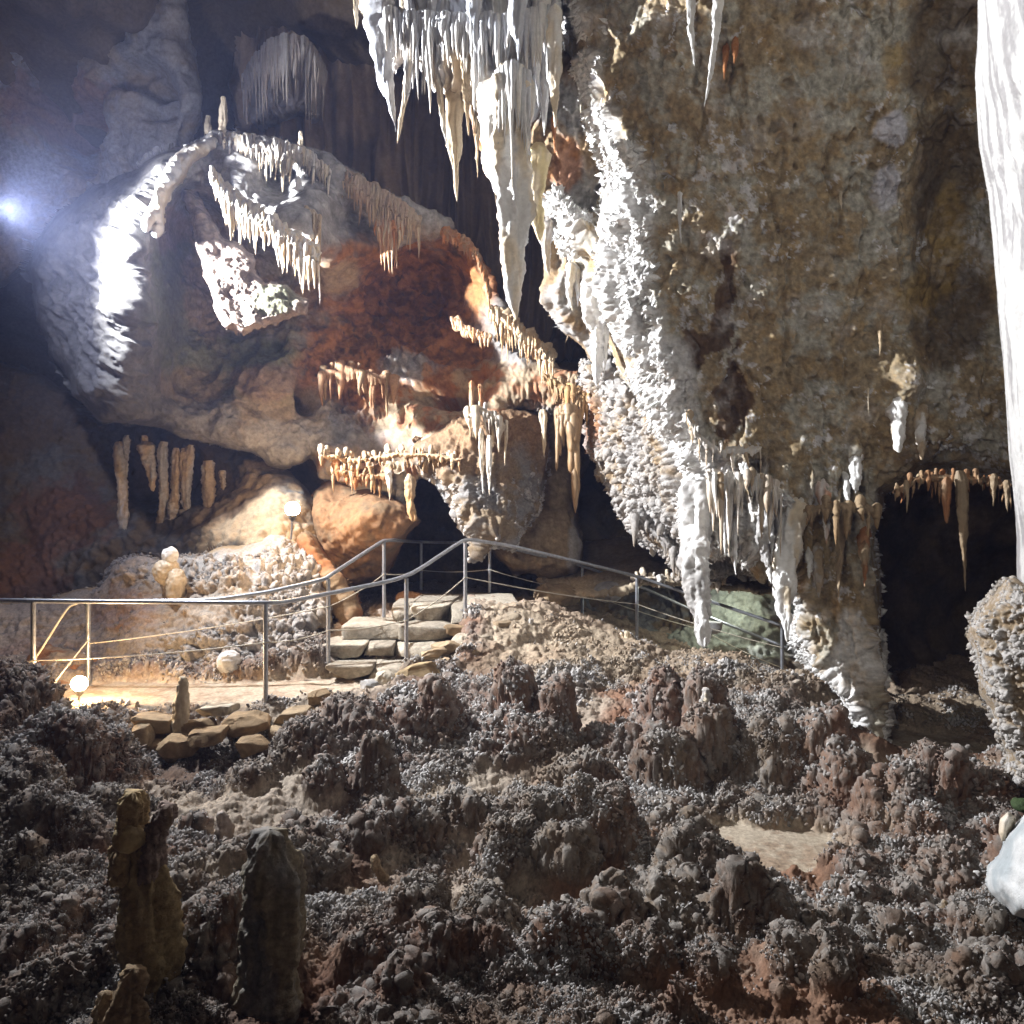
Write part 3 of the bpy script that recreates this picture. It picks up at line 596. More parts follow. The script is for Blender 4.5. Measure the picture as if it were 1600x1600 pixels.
LOWROCK = W('boulder', 'rusty tan rock lit orange by the low warm lamp', 'boulder', [(18, 1090), (30, 1045), (48, 1020), (75, 1006), (100, 1016), (140, 1020), (190, 1035), (228, 1060), (240, 1095), (150, 1115), (30, 1120)],
  [(40, 1060, 8.1), (120, 1050, 8.15), (220, 1070, 8.2), (120, 1020, 8.6)], MAT_ROCK, lambda G, N, x, y: fbm(G, 2, 5)*.15+ridg(G, 5, 4)*.06+fbm(G, 14, 4)*.03, colmix(TAN*1.1, ORANGE*.8, 3), rim=14, th=.3, back=.4, step=1.4, rough=6, seed=71)
# ---------------- ground height field
gp = [(0, 1600, 3.2), (400, 1600, 3.1), (800, 1600, 3.1), (1200, 1600, 3.05), (1600, 1600, 3.0), (0, 1400, 3.9), (0, 1250, 5), (40, 1150, 5.9), (210, 1180, 6.4), (300, 1250, 5.8), (450, 1230, 5.7),
      (600, 1400, 4.4), (600, 1250, 5.6), (560, 1130, 6.7), (700, 1110, 7.0), (650, 1230, 5.8), (800, 1500, 3.75), (1000, 1400, 4.4), (1180, 1320, 5.0), (1250, 1300, 5.2), (1450, 1220, 6.3), (1480, 1185, 6.9),
      (1050, 1160, 6.5), (780, 1120, 7.0), (850, 1190, 6.4), (1000, 1050, 8.0), (900, 1000, 8.6), (1150, 1080, 7.6), (1150, 1030, 8.4), (1000, 1005, 9.2), (1340, 1110, 7.2), (1400, 1300, 4.9), (1450, 1420, 4.1), (1250, 1450, 4.0),
      (1600, 1180, 6.0), (1550, 1300, 4.8), (300, 1420, 4.0), (200, 1090, 7.3), (400, 1100, 7.1), (-300, 1100, 7.1), (-300, 1400, 4)]
pts = np.array([U(*g) for g in gp])
extra = np.array([[1.0, 11.5, .7], [2.5, 11.2, .1], [-.2, 9.3, 1.10], [.4, 9.3, 1.05], [.15, 10.3, .95], [-.9, 10.6, .95], [-2, 10.5, .8], [-6, 9, .5], [-9, 9, .6], [3.5, 9.2, -.05], [3.6, 10.6, -.1], [5.5, 7.5, .0], [5.5, 10, .1], [6, 4, .3],
                  [0, 1.2, .1], [3, 1.2, .1], [-3, 1.2, .15], [-6, 4, .6], [-5, 2, .6], [-8, 6, .8], [0, 14, .8], [4, 13, .2], [-6, 13, 1], [1.9, 9.2, .42]])
pts = np.concatenate([pts, extra])
Hb = tps(pts[:, :2], pts[:, 2])
# mounds: photo px of crest, py of crest, distance, half width px, height, depth stretch
MOUNDS = [(15, 1112, 6.0, 85, .24, .9), (140, 1160, 6.0, 50, .12, .9), (120, 1190, 5.6, 90, .25, 1), (690, 1088, 6.5, 48, .30, .8), (640, 1120, 6.5, 60, .18, .8), (800, 1072, 6.6, 42, .42, .8), (865, 1092, 6.5, 38, .34, .9), (830, 1140, 6.3, 90, .22, .8),
          (545, 1130, 6.3, 60, .22, .9), (480, 1165, 6.0, 60, .2, .9), (1030, 1120, 6.8, 45, .24, .9), (1105, 1110, 6.6, 40, .3, .9), (1110, 1175, 6.1, 60, .30, .7), (1040, 1200, 5.9, 55, .25, .8), (1210, 1190, 5.9, 60, .28, .7), (1300, 1195, 5.8, 60, .34, .8), (1330, 1235, 5.5, 50, .25, .8),
          (578, 1222, 5.6, 32, .26, .8), (500, 1230, 5.5, 36, .14, 1), (650, 1290, 5.0, 45, .14, 1), (720, 1265, 5.2, 45, .14, 1), (840, 1275, 4.9, 75, .24, .8), (930, 1270, 4.9, 70, .26, .8), (800, 1330, 4.6, 70, .18, 1), (880, 1340, 4.5, 50, .2, .8), (1090, 1300, 4.7, 45, .2, .9), (1060, 1340, 4.5, 45, .16, .9), (1130, 1360, 4.4, 60, .14, .9),
          (1440, 1225, 5.3, 45, .22, .7), (1490, 1240, 5.2, 40, .22, .8), (1390, 1270, 5.0, 55, .20, .8), (1310, 1325, 4.7, 40, .14, .9), (1160, 1420, 3.9, 55, .2, .8), (1220, 1440, 3.85, 50, .13, .9), (960, 1440, 3.8, 60, .16, .9), (880, 1500, 3.45, 60, .14, .9), (1000, 1520, 3.4, 60, .14, .9), (1220, 1500, 3.5, 50, .1, .9),
          (1400, 1460, 3.7, 40, .08, 1), (1330, 1400, 4.1, 40, .08, 1), (760, 1420, 4.0, 60, .12, 1), (640, 1410, 4.0, 50, .1, 1), (700, 1510, 3.5, 60, .12, .8), (1100, 1540, 3.3, 50, .1, 1), (480, 1360, 4.4, 60, .16, 1), (330, 1480, 3.5, 90, .22, .8), (80, 1320, 4.4, 80, .18, 1), (30, 1270, 4.7, 60, .2, 1), (60, 1560, 3.2, 70, .1, 1),
          (560, 1500, 3.5, 60, .1, 1), (1490, 1380, 4.2, 50, .1, 1), (1550, 1470, 3.6, 60, .08, 1), (900, 1200, 5.9, 70, .1, .7), (955, 1160, 6.3, 60, .12, .8)]
for i in range(90):
    r = np.random.default_rng(100+i); px = r.uniform(-100, 1700); py = r.uniform(1230, 1620); d = 2.25*F/(py-800)*.98
    MOUNDS.append((px, py, d, r.uniform(18, 48), r.uniform(.04, .12), r.uniform(.8, 1.3)))
PATH = [(-6, 7.35), (-4, 7.45), (-3, 7.5), (-2.2, 7.55), (-1.7, 7.75)]
def segd(x, y, L):
    d = np.full(x.shape, 1e9)
    for (a, b), (c, e) in zip(L[:-1], L[1:]):
        ux, uy = c-a, e-b; t = np.clip(((x-a)*ux+(y-b)*uy)/(ux*ux+uy*uy), 0, 1); d = np.minimum(d, np.hypot(x-a-t*ux, y-b-t*uy))
    return d
def heights(x, y, full=True):
    P = np.stack([x, y, 0*x], -1)
    z = Hb(x, y)
    wx = x+fbm(P, 1.7, 3, .5, 1)*.16; wy = y+fbm(P, 1.7, 3, .5, 2)*.16
    wx = wx+fbm(P, 6, 3, .5, 3)*.05; wy = wy+fbm(P, 6, 3, .5, 4)*.05
    M = np.zeros(x.shape)
    for px, py, d, hw, h, st in MOUNDS:
        cx = (px-800)/F*d; w = hw/F*d; r = np.sqrt(((wx-cx)/w)**2+((wy-d-w*st*.3)/(w*st))**2)
        k = 1.38*h*(1-sst(.35, 1.15, r)); M = np.where(r < 1.4, np.maximum(M, k)+.25*np.minimum(M, k), M)
    flat = np.zeros(x.shape)
    for cx, cy, rx, ry, zz in [(1.72, 5.03, .74, .40, .0), (3.5, 6.2, .75, .36, .0), (3.9, 7.3, .9, .6, -.02), (2.6, 6.6, .6, .22, .05)]:
        m = 1-sst(.75, 1.15, np.sqrt(((wx-cx)/rx)**2+((wy-cy)/ry)**2)+fbm(P, 2.4, 4, .6, 9)*.5); z = z*(1-m)+zz*m; M = M*(1-m*.95); flat = np.maximum(flat, m)
    pd = segd(wx, wy, PATH); m = 1-sst(.42, .6, pd); z = z*(1-m)+(CZ-1.835)*m; M = M*(1-m); flat = np.maximum(flat, m)
    st = sst(.12, -.12, np.abs(wx+1.35)-.75)*sst(.15, -.1, np.abs(wy-8.7)-.85); z = np.where(st > 0, z*(1-st)+np.minimum(z, .42+.25*(wy-7.8))*st, z); M = M*(1-st)
    rg = 1-flat*.93
    z = z+M*1.1+rg*(fbm(P, 1.6, 4, .55)*.17+ridg(P, 4, 4, 3)*.06)+fbm(P, 10, 3)*.006
    return z, M, flat
def gx_(X, Y, a, b, c, d): return np.exp(-((X-a)/c)**2-((Y-b)/d)**2)
def build_ground():
    n = 1040; ys = 1.7*np.exp(np.linspace(0, np.log(15.5/1.7), n)); xs = np.arange(-400, 1960, 1.75)
    X = (xs[None]-800)/F*ys[:, None]; Y = np.repeat(ys[:, None], len(xs), 1)
    Z, M, flat = heights(X, Y)
    G = np.stack([X, Y, Z], -1); N = nrm(G); N *= np.where(N[..., 2:] < 0, -1, 1)
    far = sst(11, 8, Y)
    bare = sst(.06, .24, fbm(G, .75, 4, .6, 41)+.16*gx_(X, Y, -.55, 4.6, .7, .35)+.2*gx_(X, Y, -1.9, 5.6, .6, .5)+.12*gx_(X, Y, 1.0, 4.1, .8, .3))
    bare = bare*sst(.12, .03, M)
    pm = (1-bare*.93)*(1-flat)*sst(-.34, .0, fbm(G, 1.3, 3, .5, 6)+M*1.6-.04)
    smooth = sst(7.6, 8.6, Y)*sst(-.5, .2, X); pm = pm*(1-smooth*.45)
    g1 = pop(G*np.array([1, 1, .6]), 24, 1); g2 = pop(G*np.array([1, 1, .7]), 46, 2); g3 = fbm(G, 60, 2)
    d = bare*(pop(G, 16, 9)*.018*sst(.1, .4, fbm(G, 3, 3, seed=5)+.2)+fbm(G, 12, 4)*.012)+pm*(g1*.022+g2*.012+g3*.014+pop(G, 9, 5)*.03+fbm(G, 20, 3, .7)*.03+ridg(G, 11, 3)*.02)+(1-flat)*(1-pm)*(g3*.006+g2*.010)
    G = G+N*d[..., None]
    sx = np.asarray((X/Y*F+800)); 
    n1 = fbm(G, 1.1, 4, .6, 3); n2 = fbm(G, 5, 4, .65, 5)
    c = mix(np.array([.12, .075, .05]), np.array([.17, .125, .085]), sst(-.2, .2, n1))
    redz = sst(-.1, .25, fbm(G, .9, 3, .5, 21)+sst(.4, 1.6, X)*.15)
    c = mix(c, np.array([.22, .10, .06]), redz*.4)
    tip = sst(.25, .75, g1*.6+g2*.5)*pm
    c = mix(c, np.array([.25, .235, .215]), np.clip(tip*.55+pm*.02+sst(.3, .8, N[..., 2]+n2)*pm*.3, 0, 1))
    c = mix(c, mix(np.array([.40, .34, .27]), np.array([.24, .13, .08]), sst(-.2, .6, X+n1*2-.3)), bare*.75)
    c = mix(c, c*.6, sst(.05, .3, n2)*(1-pm)*.6)
    
    c = mix(c, mix(np.array([.44, .37, .28]), np.array([.32, .24, .17]), sst(-.1, .3, n2)), np.maximum(flat, smooth*.7*sst(.2, -.1, n1)))
    hill = sst(-.5, -.1, X)*sst(7.3, 8, Y); c = mix(c, np.array([.34, .27, .19]), hill*.7)
    c = mix(c, np.array([.36, .27, .2]), sst(8.8, 9.6, Y)*.5)
    global GROUND_CR
    r = np.random.default_rng(3); wgt = (pm**1.2*(sx > -40)*(sx < 1640)*(Y < 9.3)*(Y > 2.6)*(.14+sst(-.15, .2, fbm(G, 2.2, 4, .65, 9)+N[..., 2]*.15-.1))*(.35+.65*sst(-.1, .12, d-.04))).ravel()
    nK = 175000; i = r.choice(len(wgt), nK, p=wgt/wgt.sum()); Pk = G.reshape(-1, 3)[i]+r.normal(size=(nK, 3))*.006
    Nk = nrm(G).reshape(-1, 3)[i]; Nk = Nk*np.where(Nk[:, 2:] < -.2, -1, 1)+[0, 0, .5]; Nk /= np.linalg.norm(Nk, axis=1)[:, None]
    sk = np.clip(Pk[:, 1]/5, .6, 1.5)*.0074*r.uniform(.5, 1.4, nK)*(1+1.0*np.clip(fbm(Pk, 2.2, 3, .6, 31)*2, -.55, 1))
    ck = mix(c.reshape(-1, 3)[i]*1.2, np.array([.44, .425, .41]), sst(-.1, .3, fbm(Pk, 1.8, 4, .6, 13)+Nk[:, 2]*.35-.2)*.95)*r.uniform(.5, 1.25, (nK, 1))
    crust('popcorn_crust', 'tiny grey knobs crusting the mounds of the cave floor', Pk, Nk, sk, ck, MAT_KNOB, 5, (1, 2.6))
    mesh_o = mesh('ground', G.reshape(-1, 3), gridq(n, len(xs)), MAT_POP, None, c.reshape(-1, 3)); tag(mesh_o, 'knobbly popcorn crusted cave floor with red clay hollows', 'ground', kind='structure'); mesh_o.pop('category')
    # floor underneath, reaching every wall
    v = np.array([[-18, -8, -.6], [14, -8, -.6], [14, 22, -.6], [-18, 22, -.6]], float)
    o = mesh('ground', v, [[0, 1, 2, 3]], MAT_CLAY, None, np.tile(RED, (4, 1)), False); o['kind'] = 'structure'; o['label'] = 'bedrock floor under the crust'
build_ground()
def gz(x, y):
    return float(heights(np.array([[x]]), np.array([[y]]))[0][0, 0])
# ---------------- generic props
def empty(name, loc, label, cat, group=None):
    o = bpy.data.objects.new(name, None); COL.objects.link(o); o.location = loc; bpy.context.view_layer.update(); tag(o, label, cat, group); return o

def stal(name, label, cat, x0, y0, x1, y1, w, d, c=WHITE*.95, c2=None, mat=None, d1=None, fr=.0, sh=.8, group=None, seg=28, n=60, bend=None, w1=.05, vis=True):
    """hanging or standing dripstone between two photo points at a real distance, w = width at its root"""
    s = int(abs(x0*3+y0*7+x1)) ; r = np.random.default_rng(s); t = np.linspace(0, 1, n)
    d1 = d if d1 is None else d1
    bx = (bend if bend is not None else r.normal()*w*.10)
    px = x0+(x1-x0)*t+bx*np.sin(np.pi*t)+r.normal()*w*.04*np.sin(2.5*np.pi*t); py = y0+(y1-y0)*t; dd = d+(d1-d)*t
    A = U(px, py, dd); R = w/2*d/F
    prof = (1-t)**sh*(1-w1)+w1*np.clip(1-t, 0, 1)**(.2 if cat in ('stalagmite', 'column') else .5)
    prof = prof*np.where(y1 > y0, np.clip(.45+t*6, 0, 1), 1)*(1+.10*np.sin(t*9+s)+.06*np.sin(t*23+s*2))
    rad = R*np.maximum(prof, 0)+1e-4
    sc = 1/max(R, .02)
    nz = lambda V: (fbm(V*np.array([1, 1, .12]), 1.6*sc, 3, .6, s % 13)*R*.55+fbm(V, 2.2*sc, 4, .65)*R*.22+fbm(V, 9*sc, 3, .7)*R*(.12 if cat == 'stalagmite' else .03)+(pop(V, 30, 1)*fr if fr else 0))*np.repeat(np.minimum(1, (prof+.08)*2)[:, None], seg, 1)
    V, Q = tube(A, rad, seg, 1, nz, .06, s)
    c2 = c*.8 if c2 is None else c2
    C = mix(c, c2, sst(-.2, .3, fbm(V*np.array([1, 1, .25]), 5, 3, .6, 3)))
    o = mesh(name, V, Q, mat or MAT_CALC, None, C); tag(o, label, cat, group); return o

def drape(name, label, line, n, ln, w, c, c2, mat=None, lip=9, out=.10, cat='flowstone drapery', seed=0, jit=.35, seg=9, parent=None, taper=.7):
    if cat != 'flowstone drapery': n = int(n*.68)
    if cat == 'flowstone drapery': n = int(n*1.7); w = w*.72; lip = lip*.75
    r = np.random.default_rng(seed+5); L = np.asarray(line, float); sg = np.r_[0, np.cumsum(np.hypot(*(L[1:, :2]-L[:-1, :2]).T))]
    B = MB()
    for i in range(n):
        u = (i+.5+r.uniform(-jit, jit)*1.6)/n*sg[-1]; x, y, d = [np.interp(u, sg, L[:, k]) for k in range(3)]
        l = ln(x) if callable(ln) else ln; l = l*(r.uniform(.35, 1.15) if r.random() < .8 else r.uniform(.2, 1.35))*(1+.35*math.sin(u*.11+seed)*math.sin(u*.043+seed*2)); ww = w*(r.uniform(.6, 1.35) if cat == 'flowstone drapery' else r.uniform(.45, 1.9))
        if cat != 'flowstone drapery': y = y+r.uniform(-9, 5); d = d+r.uniform(-.05, .12)
        k = 16; t = np.linspace(0, 1, k); o = out*np.sin(np.minimum(t*1.6, 1)*np.pi/2)*r.uniform(.6, 1.2)
        A = U(x+r.normal()*2.2*np.sin(t*4+r.uniform(0, 6))*.6, y-lip*.6+l*t, d-o)
        rad = ww/2*d/F*(np.clip(1-t, 0, 1)**taper*.9+.1*np.sqrt(1-t))*(1+.12*np.sin(t*14+i))+3e-4
        V, Q = tube(A, rad, seg, 1.5)
        cc = mix(c, c2, r.random()); 
        B.add(V, Q, mix(cc, cc*np.array([1, .8, .55]), (np.repeat(t, seg)**2)*.6))
    # folded curtain the ribs are fused to
    nu = int(sg[-1]/1.5)+8; u = np.linspace(0, sg[-1], nu); x, y, dd = [np.interp(u, sg, L[:, k]) for k in range(3)]
    l = np.array([ln(a) if callable(ln) else ln for a in x]); q = np.stack([u*.05+seed, 0*u, 0*u+.5], -1)
    l = l*(.5 if cat == 'flowstone drapery' else .3)*np.clip(1+fbm(q, 1.6, 3, .7)*1.3, .3, 1.9)*np.sqrt(np.clip(np.minimum(u, sg[-1]-u)/10, .05, 1))
    tt = np.linspace(0, 1, 12); m = lip*1.1*L[0, 2]/F; fold = fbm(np.stack([u*.22, 0*u, 0*u+seed], -1), 1, 3, .7)*m*1.2
    rows = [U(x, y-lip*.6+l*t, dd-out*.75*math.sin(min(t*1.8, 1)*1.57)-m*.5*(1-t*t)+fold*t) for t in tt]+[U(x, y-lip*.6+l*t, dd-out*.75*math.sin(min(t*1.8, 1)*1.57)+m*(1-t*t)*.8+fold*t+.004) for t in tt[::-1]]
    Vs = np.array(rows).reshape(-1, 3); B.add(Vs, gridq(24, nu), mix(mix(c, c2, .5), c*.75, np.tile(sst(-.2, .3, fold/m), 24)))
    # rounded lip along the top
    t = np.linspace(0, sg[-1], max(20, int(sg[-1]/4))); A = U(np.interp(t, sg, L[:, 0]), np.interp(t, sg, L[:, 1]), np.interp(t, sg, L[:, 2])+(.05 if cat == 'flowstone drapery' else .11))
    lm = 1+fbm(np.stack([t*.06+seed, 0*t, 0*t], -1), 1, 3, .7)*1.4; lm = lm*(.3 if cat != 'flowstone drapery' else 1)
    V, Q = tube(A, lm*np.full(len(t), .75*lip*L[0, 2]/F)*np.sqrt(np.clip(np.minimum(t, sg[-1]-t)/12+.15, 0, 1)), 18, 1.6, lambda V: fbm(V, 9, 4)*lip*L[0, 2]/F*1.1)
    B.add(V, Q, mix(c, c2*.85, .5))
    o = B.build(name, mat or MAT_FLOW, parent); 
    if parent is None: tag(o, label, cat)
    return o

def rock(name, label, cat, c, s, colr=TAN, p=.55, rz=0, rx=0, ry=0, seed=0, n=44, mat=None, cuts=5, nz=.10, group=None, parent=None, kind=None):
    r = np.random.default_rng(seed); th = np.linspace(-np.pi/2, np.pi/2, n)[:, None]; ph = np.linspace(-np.pi, np.pi, 2*n, endpoint=False)[None]
    f = lambda v, e: np.sign(v)*np.abs(v)**e
    V = np.stack([f(np.cos(th), p)*f(np.cos(ph), p), f(np.cos(th), p)*f(np.sin(ph), p), f(np.sin(th), p)+0*ph], -1)
    for _ in range(cuts):
        k = r.normal(size=3); k /= np.linalg.norm(k); q = r.uniform(.6, .9)*np.abs(k).sum()**.6 if cuts > 8 else r.uniform(.72, .95)*np.abs(k).sum()**.5; e = (V*k).sum(-1)-q
        V = V-np.maximum(e, 0)[..., None]*k
    V = V*(np.array(s)/2); m = max(s)
    D = V/(np.linalg.norm(V, axis=-1, keepdims=True)+1e-9); W0 = V+seed*3.1
    V = V+D*(fbm(W0, 2.2/m, 5, .6)*nz*m*.8+ridg(W0*np.array([1, 1, 2.5]), 2.5/m, 3)*nz*m*.18-nz*m*.1)[..., None]
    from mathutils import Euler
    M = np.array(Euler((rx, ry, rz)).to_matrix()); V = V@M.T+np.array(c)
    C = mix(colr, colr*.72, sst(-.2, .3, fbm(V, 3/m, 4, .6)))
    C = mix(C, np.array([.45, .4, .34]), sst(.55, .95, nrm(V)[..., 2]*-1)*.0)
    o = mesh(name, V.reshape(-1, 3), gridq(n, 2*n, True), mat or MAT_STONE, parent, C.reshape(-1, 3))
    if parent is None: tag(o, label, cat, group, kind)
    return o

CG = np.array([.55, .55, .57]); YC = np.array([.62, .5, .26]); BL = np.array([.50, .52, .57])
ST = 'stalactite'; G1 = 'stalactites hanging from the top middle cluster'; G2 = 'stalactites fringing the lower edge of the curtain wall'; G3 = 'stalactites hanging over the black opening'
# ---------------- top middle stalactites
stal('stalactite', 'giant bright white tapering stalactite, the largest, hanging in the photo centre', ST, 797, 110, 813, 500, 88, 6.95, WHITE, CREAM*1.25, fr=.006, sh=.78, n=150, seg=48, bend=-6)
stal('stalactite', 'slim white spike fused to the left side of the giant stalactite', ST, 790, 250, 797, 438, 26, 6.90, WHITE, CREAM*1.2)
stal('stalactite', 'pale right flank rib running down beside the giant white stalactite', ST, 822, 120, 828, 360, 26, 7.00, CREAM*1.2, WHITE)
stal('stalactite', 'long cream edged spike ending the left curtain of the top cluster', ST, 633, -60, 622, 226, 30, 7.55, CREAM*1.05, BL, bend=10)
stal('stalactite', 'broad blue grey tapering sheet behind the leftmost long cream spike', ST, 600, -60, 617, 205, 60, 7.75, BL, CG, bend=-8)
stal('stalactite', 'short brownish spike at the very left of the top cluster', ST, 557, -40, 557, 47, 16, 7.85, TAN, CREAM*.8, group=None)
stal('stalactite', 'grey spike of middle length between two dark gaps near the top left', ST, 652, -40, 645, 139, 22, 7.65, CG, CREAM*.8)
stal('stalactite', 'thin ragged dark grey spike left of the grey sheet', ST, 662, -20, 660, 148, 12, 7.75, CG*.6, BROWN, n=40)
stal('stalactite', 'large grey brown stalactite with a pale tip left of the giant one', ST, 712, 60, 714, 315, 36, 7.65, CREAM*.8, TAN, bend=-3)
stal('stalactite', 'grey stalactite reaching as low as the dark gap beside the brown tipped one', ST, 686, -60, 697, 228, 34, 7.55, BL, CREAM*.85, bend=-8)
stal('stalactite', 'knobbly brown stalactite between the grey brown one and the giant', ST, 729, 40, 731, 212, 18, 7.35, TAN*1.1, BROWN, fr=.012)
stal('stalactite', 'narrow white stalactite under the folded white curtain', ST, 745, -60, 743, 177, 26, 7.15, WHITE*.9, BL)
stal('stalactite', 'tiny white spike next to the narrow white stalactite', ST, 752, 60, 752, 165, 12, 7.10, WHITE*.9, BL, n=40)
stal('stalactite', 'small brown spike in the shade behind the giant', ST, 746, 180, 746, 278, 10, 8.40, TAN, BROWN, n=40)
stal('stalactite', 'brown spike hanging lowest in the shade left of the giant', ST, 772, 170, 775, 321, 14, 8.40, TAN*.9, BROWN, n=40)
stal('stalactite', 'pale pointed stalactite tucked above the giant one', ST, 806, -60, 807, 100, 40, 6.65, BL, CG)
stal('stalactite', 'long greyish white spike right of the giant root', ST, 846, -60, 852, 213, 30, 7.25, CG, WHITE*.9)
stal('stalactite', 'straight bright white spike ending the top cluster on the right', ST, 866, 10, 867, 200, 26, 7.15, WHITE, CREAM*1.1, sh=.5)
stal('stalactite', 'short grey white spike between the giant and the straight bright one', ST, 838, -60, 840, 168, 22, 7.20, WHITE*.85, CG)
stal('stalactite', 'fat yellow ochre stalactite beside the right edge of the giant', ST, 842, 225, 843, 377, 34, 7.95, YC, CREAM, sh=.55)
stal('stalactite', 'dull grey stalactite below the yellow ochre one', ST, 850, 340, 857, 434, 26, 8.40, CG*.8, TAN)
stal('stalactite', 'thin orange brown twisted spike under the bright right spike', ST, 866, 180, 867, 244, 9, 8.05, ORANGE, TAN, n=40)
stal('stalactite', 'grey spike low on the left of the white ridge', ST, 892, 410, 894, 487, 22, 8.40, CG, CREAM*.8)
stal('stalactite', 'small pale spike next to the low grey spike', ST, 902, 420, 903, 480, 10, 8.40, CREAM*.9, CG, n=40)
stal('stalactite', 'bright white frosted stalactite dangling from the lowest left lobe of the ridge', ST, 932, 430, 935, 604, 46, 8.15, WHITE, CG, fr=.012, n=90, seg=40)
stal('stalactite', 'small white tooth right of the frosted ridge stalactite', ST, 946, 480, 944, 583, 14, 8.15, WHITE, CG, n=40)
stal('stalactite', 'white rough spike left of the frosted ridge stalactite', ST, 916, 420, 917, 515, 16, 8.35, WHITE*.9, CG, fr=.008, n=40)
# folded ribbon near the cluster top
drape('flowstone_drapery', 'blue grey folds veiling the root of the top cluster', [(600, 20, 7.65), (700, 30, 7.35), (800, 30, 7.05), (872, 10, 7.25)], 34, lambda x: 70+50*math.sin(x*.05)**2, 15, BL, WHITE*.85, lip=8, seed=4)
drape('flowstone_drapery', 'white rippled strands fused along the upper half of the giant', [(772, 120, 6.85), (800, 100, 6.70), (830, 120, 6.85)], 13, lambda x: 170-abs(x-800)*1.5, 13, WHITE, BL, lip=6, seed=6, out=.05)
drape('flowstone_drapery', 'brown feathery strands in the shade left of the giant', [(722, 90, 7.75), (745, 190, 7.95), (775, 225, 8.05)], 22, 55, 6, TAN, CREAM*.7, lip=6, seed=7)
# ---------------- spikes at the top of the curtain wall
WD_ = lambda x, y: float(WDf(np.array([x]), np.array([y]))[0])
def wst(lbl, x0, y0, x1, y1, w, off=-.12, group=G2, **k):
    return stal('stalactite', lbl, ST, x0, y0, x1, y1, w, WD_(x0, y0)+.05, d1=WD_(x0, y0)+off-.12, group=group, **k)
wst('thin white spike, left of the pair at the top of the brown wall', 1079, -60, 1084, 104, 18, -.2, None)
wst('long curved white spike, right of the pair at the top of the brown wall', 1118, -60, 1099, 168, 20, -.25, None, bend=10)
wst('small orange brown spike beside the long curved white one', 1135, 70, 1131, 125, 10, -.12, None, c=ORANGE*.9, n=40)
wst('stubby orange brown spike at the top of the brown wall', 1150, 60, 1148, 101, 12, -.12, None, c=ORANGE*.9, n=40)
wst('lone white sliver on the left part of the brown wall', 1062, 290, 1064, 381, 9, -.12, None, n=40)
wst('thin tan spike right of the middle of the brown wall', 1313, 290, 1315, 328, 7, -.1, None, c=CREAM, n=30)
wst('pair end of tan spikes high above the white hood', 1374, 500, 1375, 556, 9, -.1, None, c=TAN*1.2, n=30)
wst('hair thin straw with a white knob on the brown wall', 1356, 590, 1357, 650, 4, -.1, None, c=CREAM, n=30)
wst('big half white stalactite hanging from a hood on the right of the wall', 1403, 610, 1404, 707, 30, -.22, None, c=WHITE, c2=TAN, sh=.5)
wst('white stalactite with a brown tip right of the hooded one', 1437, 630, 1440, 719, 20, -.2, None, c=WHITE*.9, c2=TAN, sh=.5)
0 and rock('rock_hood', 'brown hood of rock bulging above the half white stalactite', 'rock hood', U(1416, 600, WD_(1416, 600)+.02), (.36, .4, .5), TAN*.8, p=.9, seed=3, mat=MAT_ROCK)
# lower fringe of the curtain
wst('thick white dripstone pillar reaching down to the shelf slope', 1088, 745, 1099, 1012, 52, -.55, c=WHITE, c2=LILAC, fr=.012, sh=.42, n=120, seg=44, w1=.3)
wst('wide white club shaped stalactite narrowing to the end post of the rail', 1237, 775, 1227, 1003, 52, -.5, c=WHITE, c2=CREAM*1.1, fr=.004, sh=.72, n=110, seg=44)
wst('pale stalactite between pillar and club, ending above the shelf', 1192, 740, 1202, 912, 32, -.4, c=WHITE, c2=LILAC, fr=.01, n=70)
wst('white curved stalactite left of the bright drips', 1160, 712, 1175, 774, 18, -.3, c=WHITE, n=40)
wst('brown tipped white stalactite right of the club, below a crooked root', 1281, 745, 1291, 851, 22, -.3, c=WHITE, c2=ORANGE*.8, n=60)
wst('short white stalactite with a round head, higher of the two right ones', 1338, 706, 1338, 771, 22, -.3, c=WHITE*.95, n=50, sh=.6)
wst('white drip just below left of the round headed one', 1322, 735, 1328, 794, 14, -.3, c=WHITE*.95, n=40)
wst('tall brown dripstone hanging between the club and the black opening', 1312, 790, 1309, 936, 18, -.35, c=TAN, c2=BROWN)
wst('brown grey spike right behind the club', 1275, 850, 1279, 936, 26, -.35, c=TAN, c2=CG*.7)
wst('tan stalactite at the left lip of the black opening', 1351, 820, 1352, 917, 20, -.35, c=TAN, c2=ORANGE*.7)
wst('thin cream spike above the tall brown dripstone', 1311, 760, 1310, 820, 9, -.32, c=CREAM, n=30)
wst('white drip between the crooked root and the club', 1262, 850, 1265, 905, 16, -.4, c=WHITE, n=40)
wst('small straw left of the club stalactite', 1205, 800, 1206, 880, 10, -.4, c=WHITE*.9, n=40)
wst('narrow pale drip beside the pillar on its right', 1130, 770, 1132, 870, 14, -.4, c=WHITE*.95, n=40)
wst('second pale drip right of the pillar', 1150, 790, 1150, 900, 15, -.4, c=WHITE*.9, c2=TAN, n=40)
drape('stalactite_fringe', 'row of small white and brown drips between pillar and club', [(1105, 740, 7.2), (1140, 750, 7.15), (1175, 745, 7.15), (1225, 770, 7.1)], 34, lambda x: 85+25*math.sin(x), 8, WHITE*.95, TAN*1.1, MAT_CALC, lip=7, out=.08, cat='stalactite fringe', seed=9)
drape('stalactite_fringe', 'fine white needles above the fringe, left part of the wall', [(1070, 640, 7.1), (1090, 680, 7.0), (1120, 700, 6.95), (1190, 700, 6.95)], 22, 40, 6, WHITE, TAN*1.2, MAT_CALC, lip=4, out=.08, cat='stalactite fringe', seed=10)
